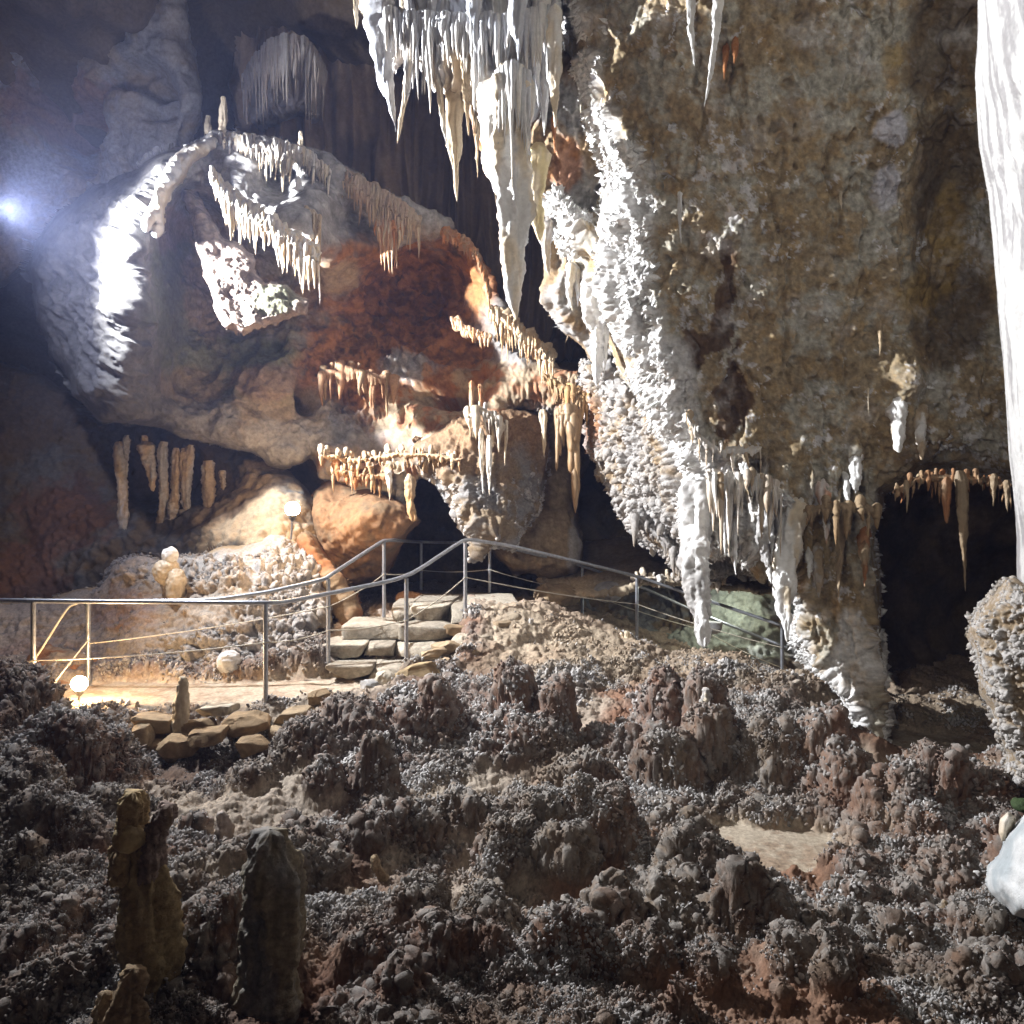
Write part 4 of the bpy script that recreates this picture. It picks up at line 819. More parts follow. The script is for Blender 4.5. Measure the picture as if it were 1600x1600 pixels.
drape('stalactite_fringe', 'brown grey drips sagging between club and black opening', [(1255, 800, 7.1), (1300, 790, 7.0), (1350, 790, 7.0), (1372, 800, 7.0)], 15, 60, 9, TAN, BROWN, MAT_ROCK, lip=8, out=.08, cat='stalactite fringe', seed=11)
drape('stalactite_fringe', 'orange brown straws along the roof of the black opening', [(1395, 770, 7.0), (1440, 745, 7.0), (1520, 748, 6.9), (1580, 760, 6.8)], 46, 34, 5, TAN, ORANGE*.7, MAT_ROCK, lip=7, out=.1, cat='stalactite fringe', seed=12)
drape('stalactite_fringe', 'lilac popcorn strands ending the grey flank', [(985, 800, 9.3), (1010, 825, 9.2), (1040, 845, 9.0), (1075, 880, 8.9)], 26, 34, 9, LILAC, GREY*.7, MAT_POP, lip=8, out=.06, cat='stalactite fringe', seed=13)
OPN = dict(mat=MAT_ROCK)
stal('stalactite', 'long thin brown stalactite deep inside the black opening', ST, 1499, 735, 1508, 924, 22, 6.7, TAN*.8, BROWN, group=G3, sh=1.6, w1=.35)
stal('stalactite', 'short orange brown cone left of the long thin one', ST, 1479, 745, 1480, 818, 14, 6.7, ORANGE*.7, BROWN, group=G3, sh=.5)
stal('stalactite', 'tan spike over the right side of the black opening', ST, 1553, 740, 1552, 792, 11, 6.6, TAN, BROWN, group=G3, n=40)
stal('stalactite', 'small tan spike nearest the white column', ST, 1573, 750, 1574, 801, 9, 6.5, TAN, BROWN, group=G3, n=40)
stal('stalactite', 'tan straw over the left side of the black opening', ST, 1416, 750, 1417, 802, 7, 6.8, TAN, BROWN, group=G3, n=30)
# ---------------- canopy draperies
drape('flowstone_drapery', 'upper row of cream fluted draperies under the canopy rim', [(328, 214, 10.45), (370, 216, 10.4), (430, 224, 10.4), (480, 240, 10.4), (515, 258, 10.5)], 44, lambda x: 58+14*math.sin(x*.09), 7.5, CREAM*1.05, WHITE*.95, lip=9, seed=20, out=.22)
drape('flowstone_drapery', 'dazzling white lower drapery slanting across the slab', [(330, 268, 9.5), (352, 300, 9.4), (385, 325, 9.3), (420, 345, 9.25), (460, 372, 9.2), (500, 400, 9.3)], 60, lambda x: 56+16*math.sin(x*.07), 8, WHITE, np.array([.75, .62, .42]), lip=13, seed=21, out=.16)
drape('flowstone_drapery', 'white and amber fringe ending the lower drapery on the right', [(405, 345, 9.2), (440, 360, 9.15), (490, 395, 9.1)], 20, lambda x: 40+(x-400)*.35, 9, np.array([.78, .6, .36]), WHITE, lip=6, seed=22, out=.12)
drape('flowstone_drapery', 'brown tangled drapery hanging on the right of the canopy', [(455, 340, 9.7), (478, 330, 9.8), (500, 345, 9.8)], 18, 75, 8, TAN*1.1, CREAM*.8, lip=9, seed=23, out=.15)
drape('flowstone_drapery', 'brown fluted skirt below the canopy crest in the middle', [(520, 262, 10.7), (560, 285, 10.6), (600, 305, 10.6), (640, 330, 10.6), (655, 350, 10.7)], 48, lambda x: 52+34*math.exp(-((x-612)/26)**2), 8.5, np.array([.42, .31, .23]), CREAM*.75, lip=10, seed=24, out=.2)
drape('flowstone_drapery', 'orange brown tassels hanging low from the canopy skirt', [(588, 345, 10.5), (610, 352, 10.4), (632, 350, 10.5)], 13, 66, 9, ORANGE*.9, CREAM*.9, lip=8, seed=25, out=.1)
drape('flowstone_drapery', 'orange lit rib rimming the red hollow on its right', [(690, 362, 10.9), (720, 375, 10.8), (745, 400, 10.7), (758, 430, 10.7), (764, 465, 10.7)], 34, 20, 8, ORANGE*1.1, TAN, lip=10, seed=26, out=.1)
drape('flowstone_drapery', 'cream fanned drapery stepping down right of the red hollow', [(765, 485, 10.7), (800, 505, 10.5), (835, 535, 10.4), (865, 565, 10.3)], 44, 48, 8, CREAM*.9, np.array([.5, .33, .18]), lip=14, seed=27, out=.2)
drape('flowstone_drapery', 'short orange ledge drapery curling below the red hollow', [(706, 500, 10.9), (725, 515, 10.7), (750, 525, 10.6), (768, 530, 10.6)], 18, 18, 8, ORANGE*1.1, CREAM*.8, lip=9, seed=28, out=.1)
drape('stalactite_fringe', 'orange brown straws under the long mid ledge', [(850, 590, 10.2), (890, 612, 10.0), (930, 625, 9.9), (965, 635, 9.7)], 50, 42, 7, np.array([.42, .26, .12]), TAN, MAT_ROCK, lip=12, seed=29, out=.12, cat='stalactite fringe')
drape('stalactite_fringe', 'even toothed fringe on the low orange ledge', [(500, 712, 10.3), (560, 722, 10.2), (620, 712, 10.1), (680, 714, 10.0), (722, 722, 9.9)], 60, 24, 6, np.array([.45, .29, .16]), CREAM*.75, MAT_ROCK, lip=9, seed=30, out=.15, cat='stalactite fringe')
drape('stalactite_fringe', 'ragged brown drips under the low orange ledge on its left', [(520, 735, 10.3), (560, 745, 10.2), (610, 745, 10.1)], 26, 34, 8, TAN, ORANGE*.8, MAT_ROCK, lip=10, seed=31, out=.1, cat='stalactite fringe')
drape('stalactite_fringe', 'grey white strands in front of the hanging popcorn bulge', [(728, 655, 9.9), (750, 640, 9.8), (775, 655, 9.8), (790, 670, 9.9)], 16, 62, 9, CREAM*.8, GREY, MAT_ROCK, lip=10, seed=32, out=.1, cat='stalactite fringe')
drape('stalactite_fringe', 'brown columns fringe on the red rock left of the pale slab', [(500, 585, 11.1), (540, 575, 11.0), (590, 590, 11.0), (620, 600, 10.9)], 26, 60, 10, np.array([.33, .18, .1]), TAN*.8, MAT_ROCK, lip=8, seed=33, out=.05, cat='stalactite fringe')
drape('stalactite_fringe', 'cream fringe along the lip of the flat shelf', [(985, 905, 10.5), (1040, 903, 10.4), (1090, 905, 10.35), (1140, 915, 10.3)], 40, 14, 6, CREAM, WHITE*.9, MAT_ROCK, lip=5, seed=34, out=.05, cat='stalactite fringe')
drape('flowstone_drapery', 'brown lobed drapery hanging before the dark triangular gap', [(868, 648, 9.9), (885, 640, 9.85), (905, 648, 9.9)], 8, 105, 20, np.array([.28, .18, .09]), TAN*.8, lip=10, seed=35, out=.1, taper=.3)
stal('stalactite', 'long pale stalactite right of centre under the mid ledge', ST, 848, 640, 850, 716, 13, 9.9, CREAM*.8, TAN)
stal('stalactite', 'long white stalactite in front of the popcorn bulge, longer of two', ST, 765, 680, 765, 775, 12, 9.5, WHITE*.8, CREAM)
stal('stalactite', 'shorter white stalactite left beside the longer one at the bulge', ST, 752, 670, 755, 772, 9, 9.5, WHITE*.8, CREAM)
stal('column', 'thin orange brown column, left of two under the dark notch', 'column', 737, 595, 738, 648, 8, 10.3, ORANGE*.8, TAN, sh=.1, w1=.8)
stal('column', 'thin orange brown column, right of two under the dark notch', 'column', 750, 600, 751, 645, 7, 10.3, ORANGE*.8, TAN, sh=.1, w1=.8)
stal('stalactite', 'white topped brown dripstone hanging at the left of the dark arch', ST, 607, 735, 608, 782, 14, 9.9, WHITE*.85, TAN)
stal('column', 'orange brown column standing at the left of the dark arch', 'column', 640, 740, 646, 815, 15, 9.9, np.array([.4, .25, .12]), TAN, sh=.15, w1=.8)
# bell of draperies in the upper middle
W('flowstone_bell', 'grey brown bell shaped flowstone high in the upper middle', 'flowstone', [(378, 190), (384, 130), (398, 80), (425, 52), (462, 46), (492, 60), (506, 100), (508, 170), (500, 200), (470, 180), (440, 200), (405, 210)],
  [(390, 160, 13.6), (440, 60, 13.6), (440, 140, 13.0), (500, 150, 13.5)], MAT_FLOW, lambda G, N, x, y: fbm(G, 1.2, 3)*.1+flutes(G, 9)*.14, colmix(np.array([.36, .31, .27]), GREY*1.0), rim=30, th=.8, back=.8, step=1.6, rough=4, seed=61)
drape('flowstone_drapery', 'grey fluted skirt ending the bell shaped flowstone', [(380, 125, 12.3), (400, 90, 12.0), (420, 68, 11.9), (445, 58, 11.8), (475, 62, 11.9), (495, 85, 12.0), (508, 115, 12.3)], 40, lambda x: 128-abs(x-450)*.7, 9, np.array([.42, .37, .34]), GREY*1.15, lip=6, seed=36, out=.12)
# stalagmites on the canopy
SM = 'stalagmite'
stal('stalagmite', 'slender tall stalagmite on the canopy crest', SM, 346, 208, 349, 150, 12, 10.5, CREAM*.9, sh=.25, w1=.5)
stal('stalagmite', 'short stalagmite left on the canopy crest', SM, 326, 212, 326, 180, 12, 10.6, CREAM*.7, sh=.25, w1=.5)
stal('stalagmite', 'cream stalagmite on the right end of the canopy crest', SM, 469, 238, 470, 205, 9, 10.4, CREAM, sh=.25, w1=.5)
stal('stalagmite', 'white cone between upper and lower draperies', SM, 463, 300, 464, 275, 14, 10.1, WHITE*.9, sh=.5, w1=.3)
# left wall dripstones
for lbl, nm, a in [('twisted pale column at the far left of the lower wall', 'column', (186, 690, 192, 830, 16, .15)), ('thin strand right of the far left column', 'stalactite', (198, 680, 194, 760, 8, .6)),
                   ('broad brown stalactite, leftmost of the group over the hollow', 'stalactite', (230, 690, 241, 768, 24, .7)), ('knobbly grey column beside the broad brown stalactite', 'column', (256, 690, 252, 830, 13, .12)),
                   ('brown column in the middle of the group over the hollow', 'column', (276, 700, 270, 806, 12, .15)), ('pale stub leaning below the middle brown column', 'stalagmite', (268, 812, 277, 765, 16, .3)),
                   ('slim stalactite right of the middle brown column', 'stalactite', (288, 700, 286, 790, 11, .4)), ('knobbly brown column right of the slim stalactite', 'column', (299, 695, 293, 810, 14, .15)),
                   ('smooth pale stalagmite under the right brown column', 'stalagmite', (287, 825, 286, 795, 15, .3)), ('brown column standing right of the dark hollow', 'column', (325, 720, 328, 810, 18, .2)),
                   ('short brown stalactite at the right end of the group', 'stalactite', (347, 735, 349, 766, 10, .6)), ('small brown spike high at the left of the group', 'stalactite', (226, 680, 225, 715, 9, .6))]:
    x0, y0, x1, y1, w_, sh = a
    stal(nm, lbl, nm, x0, y0, x1, y1, w_, 10.9, TAN*1.05, GREY*.8, MAT_ROCK, sh=sh, w1=.6 if sh < .4 else .1, fr=.02, n=50, group='dripstones over the lower left hollow')
# white statue like stalagmite on the bank, and small ones
o = empty('stalagmite', U(265, 912, 8.9), 'white lumpy stalagmite with a round head on the popcorn bank', 'stalagmite')
rock('head', '', '', U(266, 868, 8.9), (.19, .19, .22), WHITE*.85, p=1, seed=4, mat=MAT_FLOW, parent=o, cuts=2, nz=.12)
rock('body', '', '', U(260, 893, 8.9), (.30, .26, .34), CREAM*.9, p=1, ry=.5, seed=5, mat=MAT_FLOW, parent=o, cuts=2, nz=.16)
rock('skirt', '', '', U(275, 915, 8.85), (.22, .22, .42), CREAM*.8, p=.9, seed=6, mat=MAT_FLOW, parent=o, cuts=2, nz=.16)
rock('stalagmite', 'pale round headed dripstone lump beside the path behind the rail', 'stalagmite', U(358, 1035, 8.0), (.26, .24, .26), WHITE*.7, p=1, seed=8, mat=MAT_FLOW, nz=.14)
rock('stalagmite', 'squat tan dripstone body under the pale round lump', 'stalagmite', U(366, 1068, 8.05), (.24, .24, .42), TAN*1.2, p=.9, seed=9, mat=MAT_FLOW, nz=.1)

def smite(lbl, x0, y0, x1, y1, w, d, c, c2=None, **k):
    return stal('stalagmite', lbl, SM, x0, y0, x1, y1, w, d, c, c2, k.pop('mat', MAT_POP), **k)
smite('slim cream stalagmite standing by the near edge of the path', 281, 1182, 285, 1056, 30, 6.5, CREAM*.85, CREAM*.6, sh=.55, w1=.5, mat=MAT_CALC, bend=-2, n=70)
smite('short smooth grey stalagmite with a flat top, left foreground', 345, 1330, 346, 1268, 27, 4.75, np.array([.4, .34, .3]), BROWN, sh=.1, w1=.9, mat=MAT_CALC, n=50)
smite('thick knobbly yellowish stalagmite right of the forked one', 422, 1640, 431, 1296, 92, 3.2, np.array([.30, .25, .17]), GREY*.6, sh=.12, w1=.9, fr=.007, n=120, seg=60)
smite('yellow knobbly stub at the bottom left edge of the photo', 214, 1690, 204, 1512, 56, 2.85, np.array([.36, .28, .12]), BROWN, sh=.16, w1=.86, fr=.009, n=90, seg=50)
smite('small tan stub left of the yellow knobbly one', 172, 1680, 166, 1548, 34, 2.9, TAN, BROWN, sh=.2, w1=.8, fr=.015, n=60, seg=36)
smite('pointed frosted stalagmite rising on the right mounds', 1100, 1140, 1103, 1074, 26, 6.35, LILAC*1.2, CREAM, sh=.5, w1=.3, fr=.02)
smite('thin dark leaning stalagmite in the middle foreground', 600, 1375, 583, 1336, 16, 4.5, BROWN, TAN, sh=.2, w1=.8, n=40)
smite('small pointed brown stone cone, lower right foreground', 1470, 1445, 1475, 1405, 30, 3.9, TAN*.8, LILAC, sh=.7, w1=.2, n=40)
smite('tiny cream twin stalagmite, taller one, on the hill by the rail', 979, 1022, 979, 985, 11, 8.9, np.array([.75, .62, .42]), CREAM, sh=.2, w1=.8, mat=MAT_CALC, n=40)
smite('tiny cream twin stalagmite, shorter one, on the hill by the rail', 971, 1012, 970, 988, 8, 8.95, np.array([.75, .58, .38]), CREAM, sh=.2, w1=.8, mat=MAT_CALC, n=40)
smite('little white stub on the mounds left of the opening', 1208, 1180, 1206, 1162, 14, 6.3, WHITE*.9, CREAM, sh=.3, w1=.7, mat=MAT_CALC, n=30)
# forked stalagmite: trunk with two heads
o = empty('stalagmite', U(215, 1600, 3.3), 'forked stalagmite with two rounded heads, dark in the left foreground', 'stalagmite')
for nm, a, w_, c in [('trunk', (222, 1660, 213, 1310), 84, np.array([.30, .225, .12])), ('head', (206, 1370, 210, 1236), 54, np.array([.42, .31, .16])), ('head', (222, 1376, 264, 1256), 46, np.array([.24, .18, .15]))]:
    s_ = stal(nm, None, 'stalagmite', a[0], a[1], a[2], a[3], w_, 3.3, c, BROWN*.7, MAT_POP, sh=.10, w1=.9, fr=.007 if nm == 'trunk' else .003, n=100, seg=60)
    del s_['category']; s_.parent = o; s_.matrix_parent_inverse = o.matrix_world.inverted()
rock('knob', '', '', U(204, 1308, 3.26), (.15, .14, .12), np.array([.44, .33, .16]), p=1, seed=3, mat=MAT_FLOW, parent=o, nz=.12)

# ---------------- stone stairs, side stones
SC = np.array([.50, .44, .35]); MAT_STEP = rockmat('worn_step_stone', .85, .8, 55, .2, .4, bdist=.02)
sto = empty('stone_stairs', U(610, 1060, 8.3), 'rough pale stone stairs climbing between the two handrails', 'stairs')
def step_(xa, xb, yf, yb, zt, seed, h=.2):
    r = np.random.default_rng(seed*7); n = 2 if seed % 2 else 3; e = np.linspace(xa, xb, n+1); e[1:-1] += r.normal(size=n-1)*.07
    for k in range(n):
        rock('step', '', '', ((e[k]+e[k+1])/2, (yf+yb)/2+r.uniform(-.035, .035), CZ+zt-h/2+r.uniform(-.018, .012)), (e[k+1]-e[k]+.03, yb-yf, h*r.uniform(.8, .95)), SC*r.uniform(.62, 1.0), p=.13, seed=seed*10+k, n=90, cuts=6, nz=.035, parent=sto, rz=r.uniform(-.06, .04), rx=r.uniform(-.02, .02), mat=MAT_STEP)
step_(-2.02, -1.05, 7.92, 8.7, -1.655, 1); step_(-2.16, -.86, 8.28, 9.1, -1.485, 2); step_(-2.0, -.68, 8.58, 9.4, -1.315, 3); step_(-1.52, -.42, 8.88, 10.1, -1.145, 4, .24); step_(-1.3, .1, 9.25, 10.4, -1.15, 5, .3)
SS = [(657, 1054, 7.65, .52, .4, .24, 0, 'long brown block edging the stairs at lower right', .35, np.array([.34, .25, .14])), (603, 1070, 7.55, .2, .24, .28, .5, 'pale upright stone propped by the bottom step', .6, SC*.95), (580, 1078, 7.5, .3, .26, .24, .3, 'lilac grey rounded stone beside the upright one', .8, LILAC),
      (690, 1042, 7.9, .24, .3, .2, .2, 'small ochre block right of the long brown block', .4, TAN), (700, 1012, 8.3, .3, .35, .15, .6, 'flat tan stone sticking out beside the third step', .4, TAN), (680, 1020, 8.1, .3, .3, .12, .1, 'thin slab wedged in the stair side wall', .35, TAN),
      (712, 985, 8.7, .34, .3, .14, .1, 'dark flat stone beside the second highest step', .4, BROWN), (650, 1085, 7.5, .5, .4, .26, -.2, 'dark foundation stone below the long brown block', .5, BROWN), (690, 1075, 7.6, .4, .3, .3, .4, 'brown lower stone at the stair corner', .5, BROWN),
      (500, 1092, 7.0, .22, .2, .17, .3, 'dark angular stone on the near path edge', .5, BROWN), (460, 1118, 6.6, .38, .26, .14, .1, 'flat stone in the path edge left of the angular one', .45, TAN*.9), (385, 1130, 6.5, .4, .28, .16, .2, 'dark edging stone below the first rail post', .45, BROWN*1.1), (340, 1108, 6.7, .36, .3, .12, -.2, 'pale flat paving stone right of the slim stalagmite', .45, SC*.9),
      (245, 1128, 6.6, .42, .34, .16, .3, 'tan stone left of the slim stalagmite', .5, TAN), (280, 1165, 6.35, .34, .3, .2, 0, 'brown stone bearing the slim stalagmite', .7, BROWN*1.2), (222, 1150, 6.4, .2, .2, .2, .6, 'broken grey brown stone below the path', .5, TAN*.9), (330, 1150, 6.3, .36, .3, .14, .1, 'shaded slab stacked under the path edge', .4, BROWN),
      (395, 1165, 6.2, .3, .26, .16, .3, 'lower shaded stone in the path wall', .5, BROWN), (555, 1110, 6.9, .26, .22, .14, .4, 'small tan stone below the bottom stair', .6, TAN*.9), (620, 1095, 7.2, .2, .2, .16, .9, 'small ochre stone under the upright one', .6, TAN), (60, 1120, 6.2, .4, .34, .24, .2, 'pale boulder top in front of the left rail post', .8, TAN),
      (1262, 1170, 6.6, .22, .18, .16, .3, 'pale stone at the edge of the flat pool floor', .8, LILAC), (1415, 1185, 6.8, .3, .25, .2, .1, 'pale stone at the mouth of the black opening', .8, LILAC),
      (650, 938, 10.5, .6, .4, .24, .1, 'rusty boulder behind the top step', .8, np.array([.38, .22, .12])), (700, 940, 10.6, .5, .4, .2, .1, 'grey crusted rock behind the top step', .9, GREY*.7), (950, 925, 10.6, .4, .4, .3, .4, 'round grey rock under the shelf near the rail', .9, GREY), (870, 930, 10.8, .7, .5, .34, .1, 'brown boulder under the left end of the shelf', .8, TAN), (1110, 980, 10.5, .4, .3, .2, .3, 'pale rock glowing in the lit hollow', .8, WHITE*.7)]
for i, (px, py, d, a, b, c_, rz, lb, p_, cc) in enumerate(SS):
    rock('stone', lb, 'stone', U(px, py, d), (a, b, c_), cc, p=p_, rz=rz, seed=50+i, cuts=16, nz=.10, n=44, rx=random.uniform(-.15, .15), ry=random.uniform(-.2, .2))
rock('boulder', 'rock at the far left edge by the rail, green light painted on as teal', 'boulder', U(-10, 1075, 6.9), (.42, .3, .5), np.array([.16, .30, .25]), p=.9, seed=77, mat=MAT_ROCK)  # teal base colour stands in for green light falling on the rock
rock('boulder', 'small moss green rock at the right edge above the milky boulder', 'boulder', U(1600, 1258, 3.95), (.12, .12, .07), np.array([.05, .08, .03]), p=.9, seed=78, mat=MAT_ROCK)

rr = np.random.default_rng(77)
RUB = [(rr.uniform(505, 740), rr.uniform(975, 1100)) for _ in range(0)]
for i in range(26):   # rubble built into the side and foot of the stairs
    t = rr.random(); x = -1.0+t*.9+rr.normal()*.07; y = 7.5+t*1.3+rr.normal()*.12; z = CZ-1.95+t*.55+rr.uniform(-.12, .12); s = rr.uniform(.12, .3)
    rock('stone', 'rubble stone packed into the side wall of the stairs', 'stone', (x, y, z), (s*1.3, s, s*rr.uniform(.4, .8)), mix(SC*.8, BROWN, rr.random()), p=.5, rz=rr.uniform(0, 3), seed=300+i, cuts=16, nz=.1, n=26, group='rubble stones in the stair side wall')
for i in range(20):   # rubble along the near path edge
    t = rr.random(); x = -3.6+t*1.9; y = 6.75+rr.normal()*.12-.1*(t < .5); z = CZ-1.92-rr.uniform(0, .3); s = rr.uniform(.14, .36)
    rock('stone', 'rubble stone packed under the near path edge', 'stone', (x, y-(CZ-1.92-z)*.6, z), (s*1.3, s, s*rr.uniform(.4, .8)), mix(TAN, BROWN*1.1, rr.random()), p=.5, rz=rr.uniform(0, 3), seed=400+i, cuts=16, nz=.1, n=26, group='rubble stones under the path edge')
# ---------------- handrails
STEEL = rockmat('galvanised_steel', .42, .1, 80, .5, .25, base=(.36, .38, .42)); STEEL.node_tree.nodes['Principled BSDF'].inputs['Metallic'].default_value = .75
ROPE = plain('wire_rope', (.5, .45, .36), .6)
def smoothline(P, k=8):
    P = np.asarray(P, float); t = np.arange(len(P)); tt = np.linspace(0, len(P)-1, (len(P)-1)*k+1); L = np.stack([np.interp(tt, t, P[:, i]) for i in range(3)], -1)
    for _ in range(3): L[1:-1] = (L[:-2]+2*L[1:-1]+L[2:])/4
    return L
def rail(label, posts, top, wires, r=.022):
    e = empty('handrail', U(*posts[0][:2], posts[0][3]), label, 'handrail')
    V, Q = tube(smoothline([U(*p) for p in top]), np.full((len(top)-1)*8+1, r), 14); mesh('top_rail', V, Q, STEEL, e)
    for px, y0, y1, d, h in posts:
        A = U(np.array([px, px]), np.array([y0, y1]), np.array([d, d])); A = A[0]+(A[1]-A[0])*np.linspace(0, 1, 5)[:, None]
        V, Q = tube(A, np.full(5, r*1.02), 14); B = MB(); B.add(V, Q); B.build('post', STEEL, e)
        m = A[0]*(1-h)+A[-1]*h; V, Q = tube(np.array([m-[0, 0, .018], m-[0, 0, .006], m+[0, 0, .006], m+[0, 0, .018]]), np.full(4, r*1.25), 14); mesh('clamp', V, Q, STEEL, e)
    for wl in wires:
        L = []
        for a, b in zip(wl[:-1], wl[1:]):
            t = np.linspace(0, 1, 9)[:-1]; A = U(*a); B_ = U(*b); s = A+(B_-A)*t[:, None]; s[:, 2] -= .03*4*t*(1-t); L.append(s)
        L.append(U(*wl[-1])[None]); L = np.concatenate(L); V, Q = tube(L, np.full(len(L), .006), 8); mesh('wire', V, Q, ROPE, e)
    return e
rail('near steel handrail beside the path, stairs and hill front', [(52, 940, 1104, 6.95, .56), (415, 944, 1106, 6.95, .37), (635, 904, 1034, 8.0, .5), (727, 845, 975, 8.9, .45), (995, 902, 1003, 10.3, .45), (1222, 978, 1048, 9.7, .5)],
     [(-250, 935, 7.0), (-60, 937, 7.0), (52, 939, 6.95), (415, 942, 6.95), (445, 941, 7.1), (635, 903, 8.0), (722, 845, 8.85), (735, 843, 8.95), (800, 853, 9.4), (995, 900, 10.3), (1070, 926, 10.2), (1224, 978, 9.7)],
     [[(-200, 1085, 7.0), (52, 1032, 6.92), (415, 1004, 6.92), (513, 985, 7.4), (635, 969, 7.97), (727, 902, 8.87), (995, 944, 10.27), (1222, 1012, 9.67)]])
rail('far steel handrail against the rock side of the path', [(138, 942, 1090, 7.75, .45), (513, 905, 1036, 8.15, .35), (600, 846, 964, 9.3, .43), (658, 848, 922, 11.3, .6), (765, 848, 948, 10.5, .42), (910, 884, 978, 11.3, .42)],
     [(-250, 937, 7.7), (138, 940, 7.75), (330, 938, 7.8), (420, 925, 7.95), (508, 905, 8.15), (520, 896, 8.25), (598, 845, 9.3), (612, 844, 9.5), (658, 847, 11.3), (765, 849, 10.5), (910, 884, 11.3), (1000, 916, 11.4), (1090, 957, 11.3), (1230, 1012, 10.6)],
     [[(138, 1006, 7.72), (513, 948, 8.12), (600, 897, 9.27), (658, 891, 11.27), (765, 890, 10.47), (910, 924, 11.27), (1100, 985, 11.2), (1225, 1045, 10.6)]])
def cable(lbl, P, r, mat):
    L = smoothline([U(*p) for p in P], 6); V, Q = tube(L, np.full(len(L), r), 8); o = mesh('cable', V, Q, mat); tag(o, lbl, 'cable'); return o
cable('pale cable slanting from the rail to the left glowing rocks', [(120, 943, 7.6), (106, 948, 7.55), (60, 1022, 7.4), (0, 1108, 7.2), (-30, 1150, 7.1)], .011, ROPE)
cable('thin pale cord slanting down behind the left mound', [(140, 998, 7.6), (128, 1012, 7.5), (70, 1086, 7.0), (50, 1105, 6.8)], .007, ROPE)

# ---------------- lamps
def lamp(label, px, py, d, r, es, colr, stand_to=None):
    e = empty('cave_lamp', U(px, py, d), label, 'lamp')
    c = U(px, py, d); th = np.linspace(0, np.pi, 20)
    A = np.stack([c[0]+0*th, c[1]+0*th, c[2]+r*np.cos(th)], -1); V, Q = tube(A, r*np.sin(th)+1e-4, 28); mesh('bulb', V, Q, plain('lamp_glow', (1, 1, 1), .5, emis=colr, es=es), e)
    A = np.array([c+[0, .0, -r*.8], c+[0, 0, -r*1.3], c+[0, 0, -r*1.7]]); V, Q = tube(A, np.array([r*.55, r*.5, r*.2]), 16); mesh('socket', V, Q, plain('lamp_socket', (.08, .08, .08), .5), e)
    if stand_to:
        b = U(*stand_to); A = c+[0, 0, -r*1.2]; L = A+(b-A)*np.linspace(0, 1, 6)[:, None]; V, Q = tube(L, np.full(6, .012), 8); mesh('stand', V, Q, STEEL, e)
lamp('warm glowing lamp on a thin stand on top of the slope', 457, 795, 8.8, .085, 400, (1, .66, .36), (455, 842, 9.2))
lamp('low warm lamp on the ground behind the left mound', 124, 1068, 6.95, .07, 520, (1, .66, .34), (122, 1100, 7.3))
fl = empty('floodlight', U(-26, 326, 8.0), 'blue white floodlight at the left photo edge', 'floodlight')
th = np.linspace(0, 1, 6); c = U(-26, 326, 8.0); ax = np.array([.96, .26, -.05]); ax /= np.linalg.norm(ax)
V, Q = tube(c+ax*np.array([-.16, -.14, -.05, 0.05, .05])[:, None], np.array([.01, .07, .12, .15, .135]), 28); mesh('housing', V, Q, plain('lamp_housing', (.05, .05, .05), .5), fl)
V, Q = tube(c+ax*np.array([.03, .035, .04])[:, None], np.array([.134, .13, .001]), 28); mesh('glass', V, Q, plain('flood_glass', (1, 1, 1), .4, emis=(.8, .88, 1), es=60), fl)
# ---------------- lights, camera, render
def spot(name, loc, aim, power, colr, ang=150, blend=.6, rad=.06):
    l = bpy.data.lights.new(name, 'SPOT'); l.energy = power; l.color = colr; l.spot_size = math.radians(ang); l.spot_blend = blend; l.shadow_soft_size = rad
    o = bpy.data.objects.new(name, l); COL.objects.link(o); o.location = loc
    from mathutils import Vector
    o.rotation_euler = (Vector(aim)-Vector(loc)).to_track_quat('-Z', 'Y').to_euler(); return o
def point(name, loc, power, colr, rad=.05):
    l = bpy.data.lights.new(name, 'POINT'); l.energy = power; l.color = colr; l.shadow_soft_size = rad
    o = bpy.data.objects.new(name, l); COL.objects.link(o); o.location = loc; return o
LA = U(-26, 326, 8.0)+np.array([.13, .08, .02])
spot('floodlight_beam', LA, LA+np.array([5.5, -.1, -.25]), 8800, (.95, .97, 1.0), 158, 1, .05)
point('floodlight_spill', LA+np.array([.0, -.15, 0]), 360, (.72, .76, 1.0), .05)
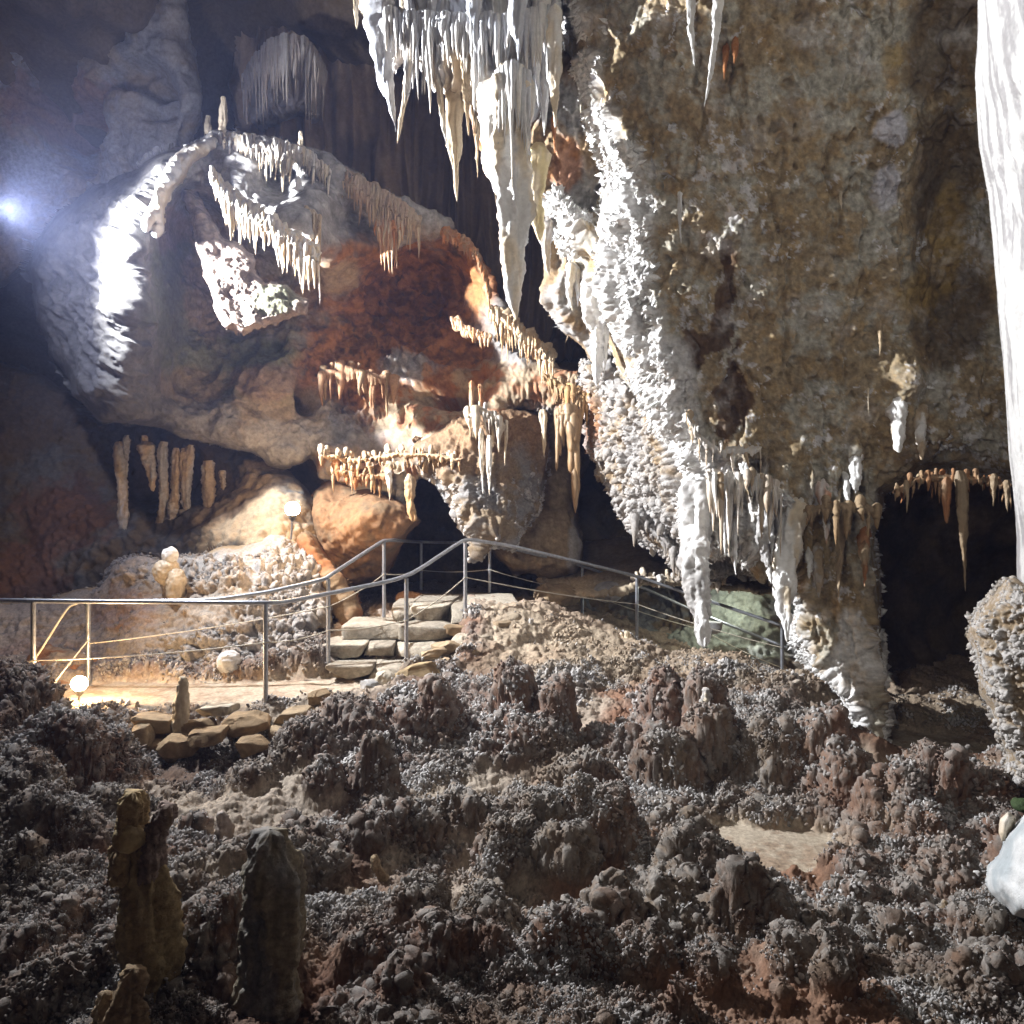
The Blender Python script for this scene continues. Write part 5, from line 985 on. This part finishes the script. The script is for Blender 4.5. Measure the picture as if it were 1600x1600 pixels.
LD = U(1120, 925, 11.0); point('hollow_lamp_light', LD+np.array([0, 0, .0]), 26, (.92, 1, .9), .05)
spot('added_fill_beam', (-1.6, -.6, 4.3), (2.9, 7, 4.3), 470, (1, .94, .82), 98, 1, .5)  # added fill behind the camera to brighten the curtain wall, no lamp seen there
w = bpy.data.worlds.new('World'); scn.world = w; w.use_nodes = True
w.node_tree.nodes['Background'].inputs[0].default_value = (.5, .5, .6, 1); w.node_tree.nodes['Background'].inputs[1].default_value = .0
cam = bpy.data.cameras.new('camera'); cam.sensor_width = 36; cam.lens = F/1600*36; cam.clip_end = 200; cam.clip_start = .05
co = bpy.data.objects.new('camera', cam); COL.objects.link(co); co.location = (0, 0, CZ); co.rotation_euler = (math.pi/2, 0, 0); scn.camera = co
scn.view_settings.view_transform = 'Standard'; scn.view_settings.look = 'None'; scn.view_settings.exposure = 0; scn.view_settings.gamma = 1
scn.cycles.use_denoising = True; scn.cycles.max_bounces = 4; scn.cycles.diffuse_bounces = 2; scn.cycles.use_light_tree = False; scn.cycles.use_adaptive_sampling = True; scn.cycles.adaptive_threshold = .035; scn.cycles.adaptive_min_samples = 16; scn.cycles.sample_clamp_indirect = 8

hz = bpy.data.materials.new('haze'); hz.use_nodes = True; nt = hz.node_tree; nt.nodes.clear()
pv = nt.nodes.new('ShaderNodeVolumePrincipled'); pv.inputs['Density'].default_value = .0021; pv.inputs['Color'].default_value = (.48, .56, 1, 1); pv.inputs['Anisotropy'].default_value = .2  # blue tinted volume added to spread a veil of glow from the lamps
on = nt.nodes.new('ShaderNodeOutputMaterial'); nt.links.new(pv.outputs[0], on.inputs['Volume'])
hv = np.array([[x, y, z_] for x in (-19, 15) for y in (-9, 23) for z_ in (-7, 14)], float)
hq = [[0, 1, 3, 2], [4, 6, 7, 5], [0, 4, 5, 1], [2, 3, 7, 6], [0, 2, 6, 4], [1, 5, 7, 3]]
o = mesh('haze', hv, hq, hz, None, None, False); o['kind'] = 'stuff'; o['label'] = 'thin blue haze added for the glow around the lamps'
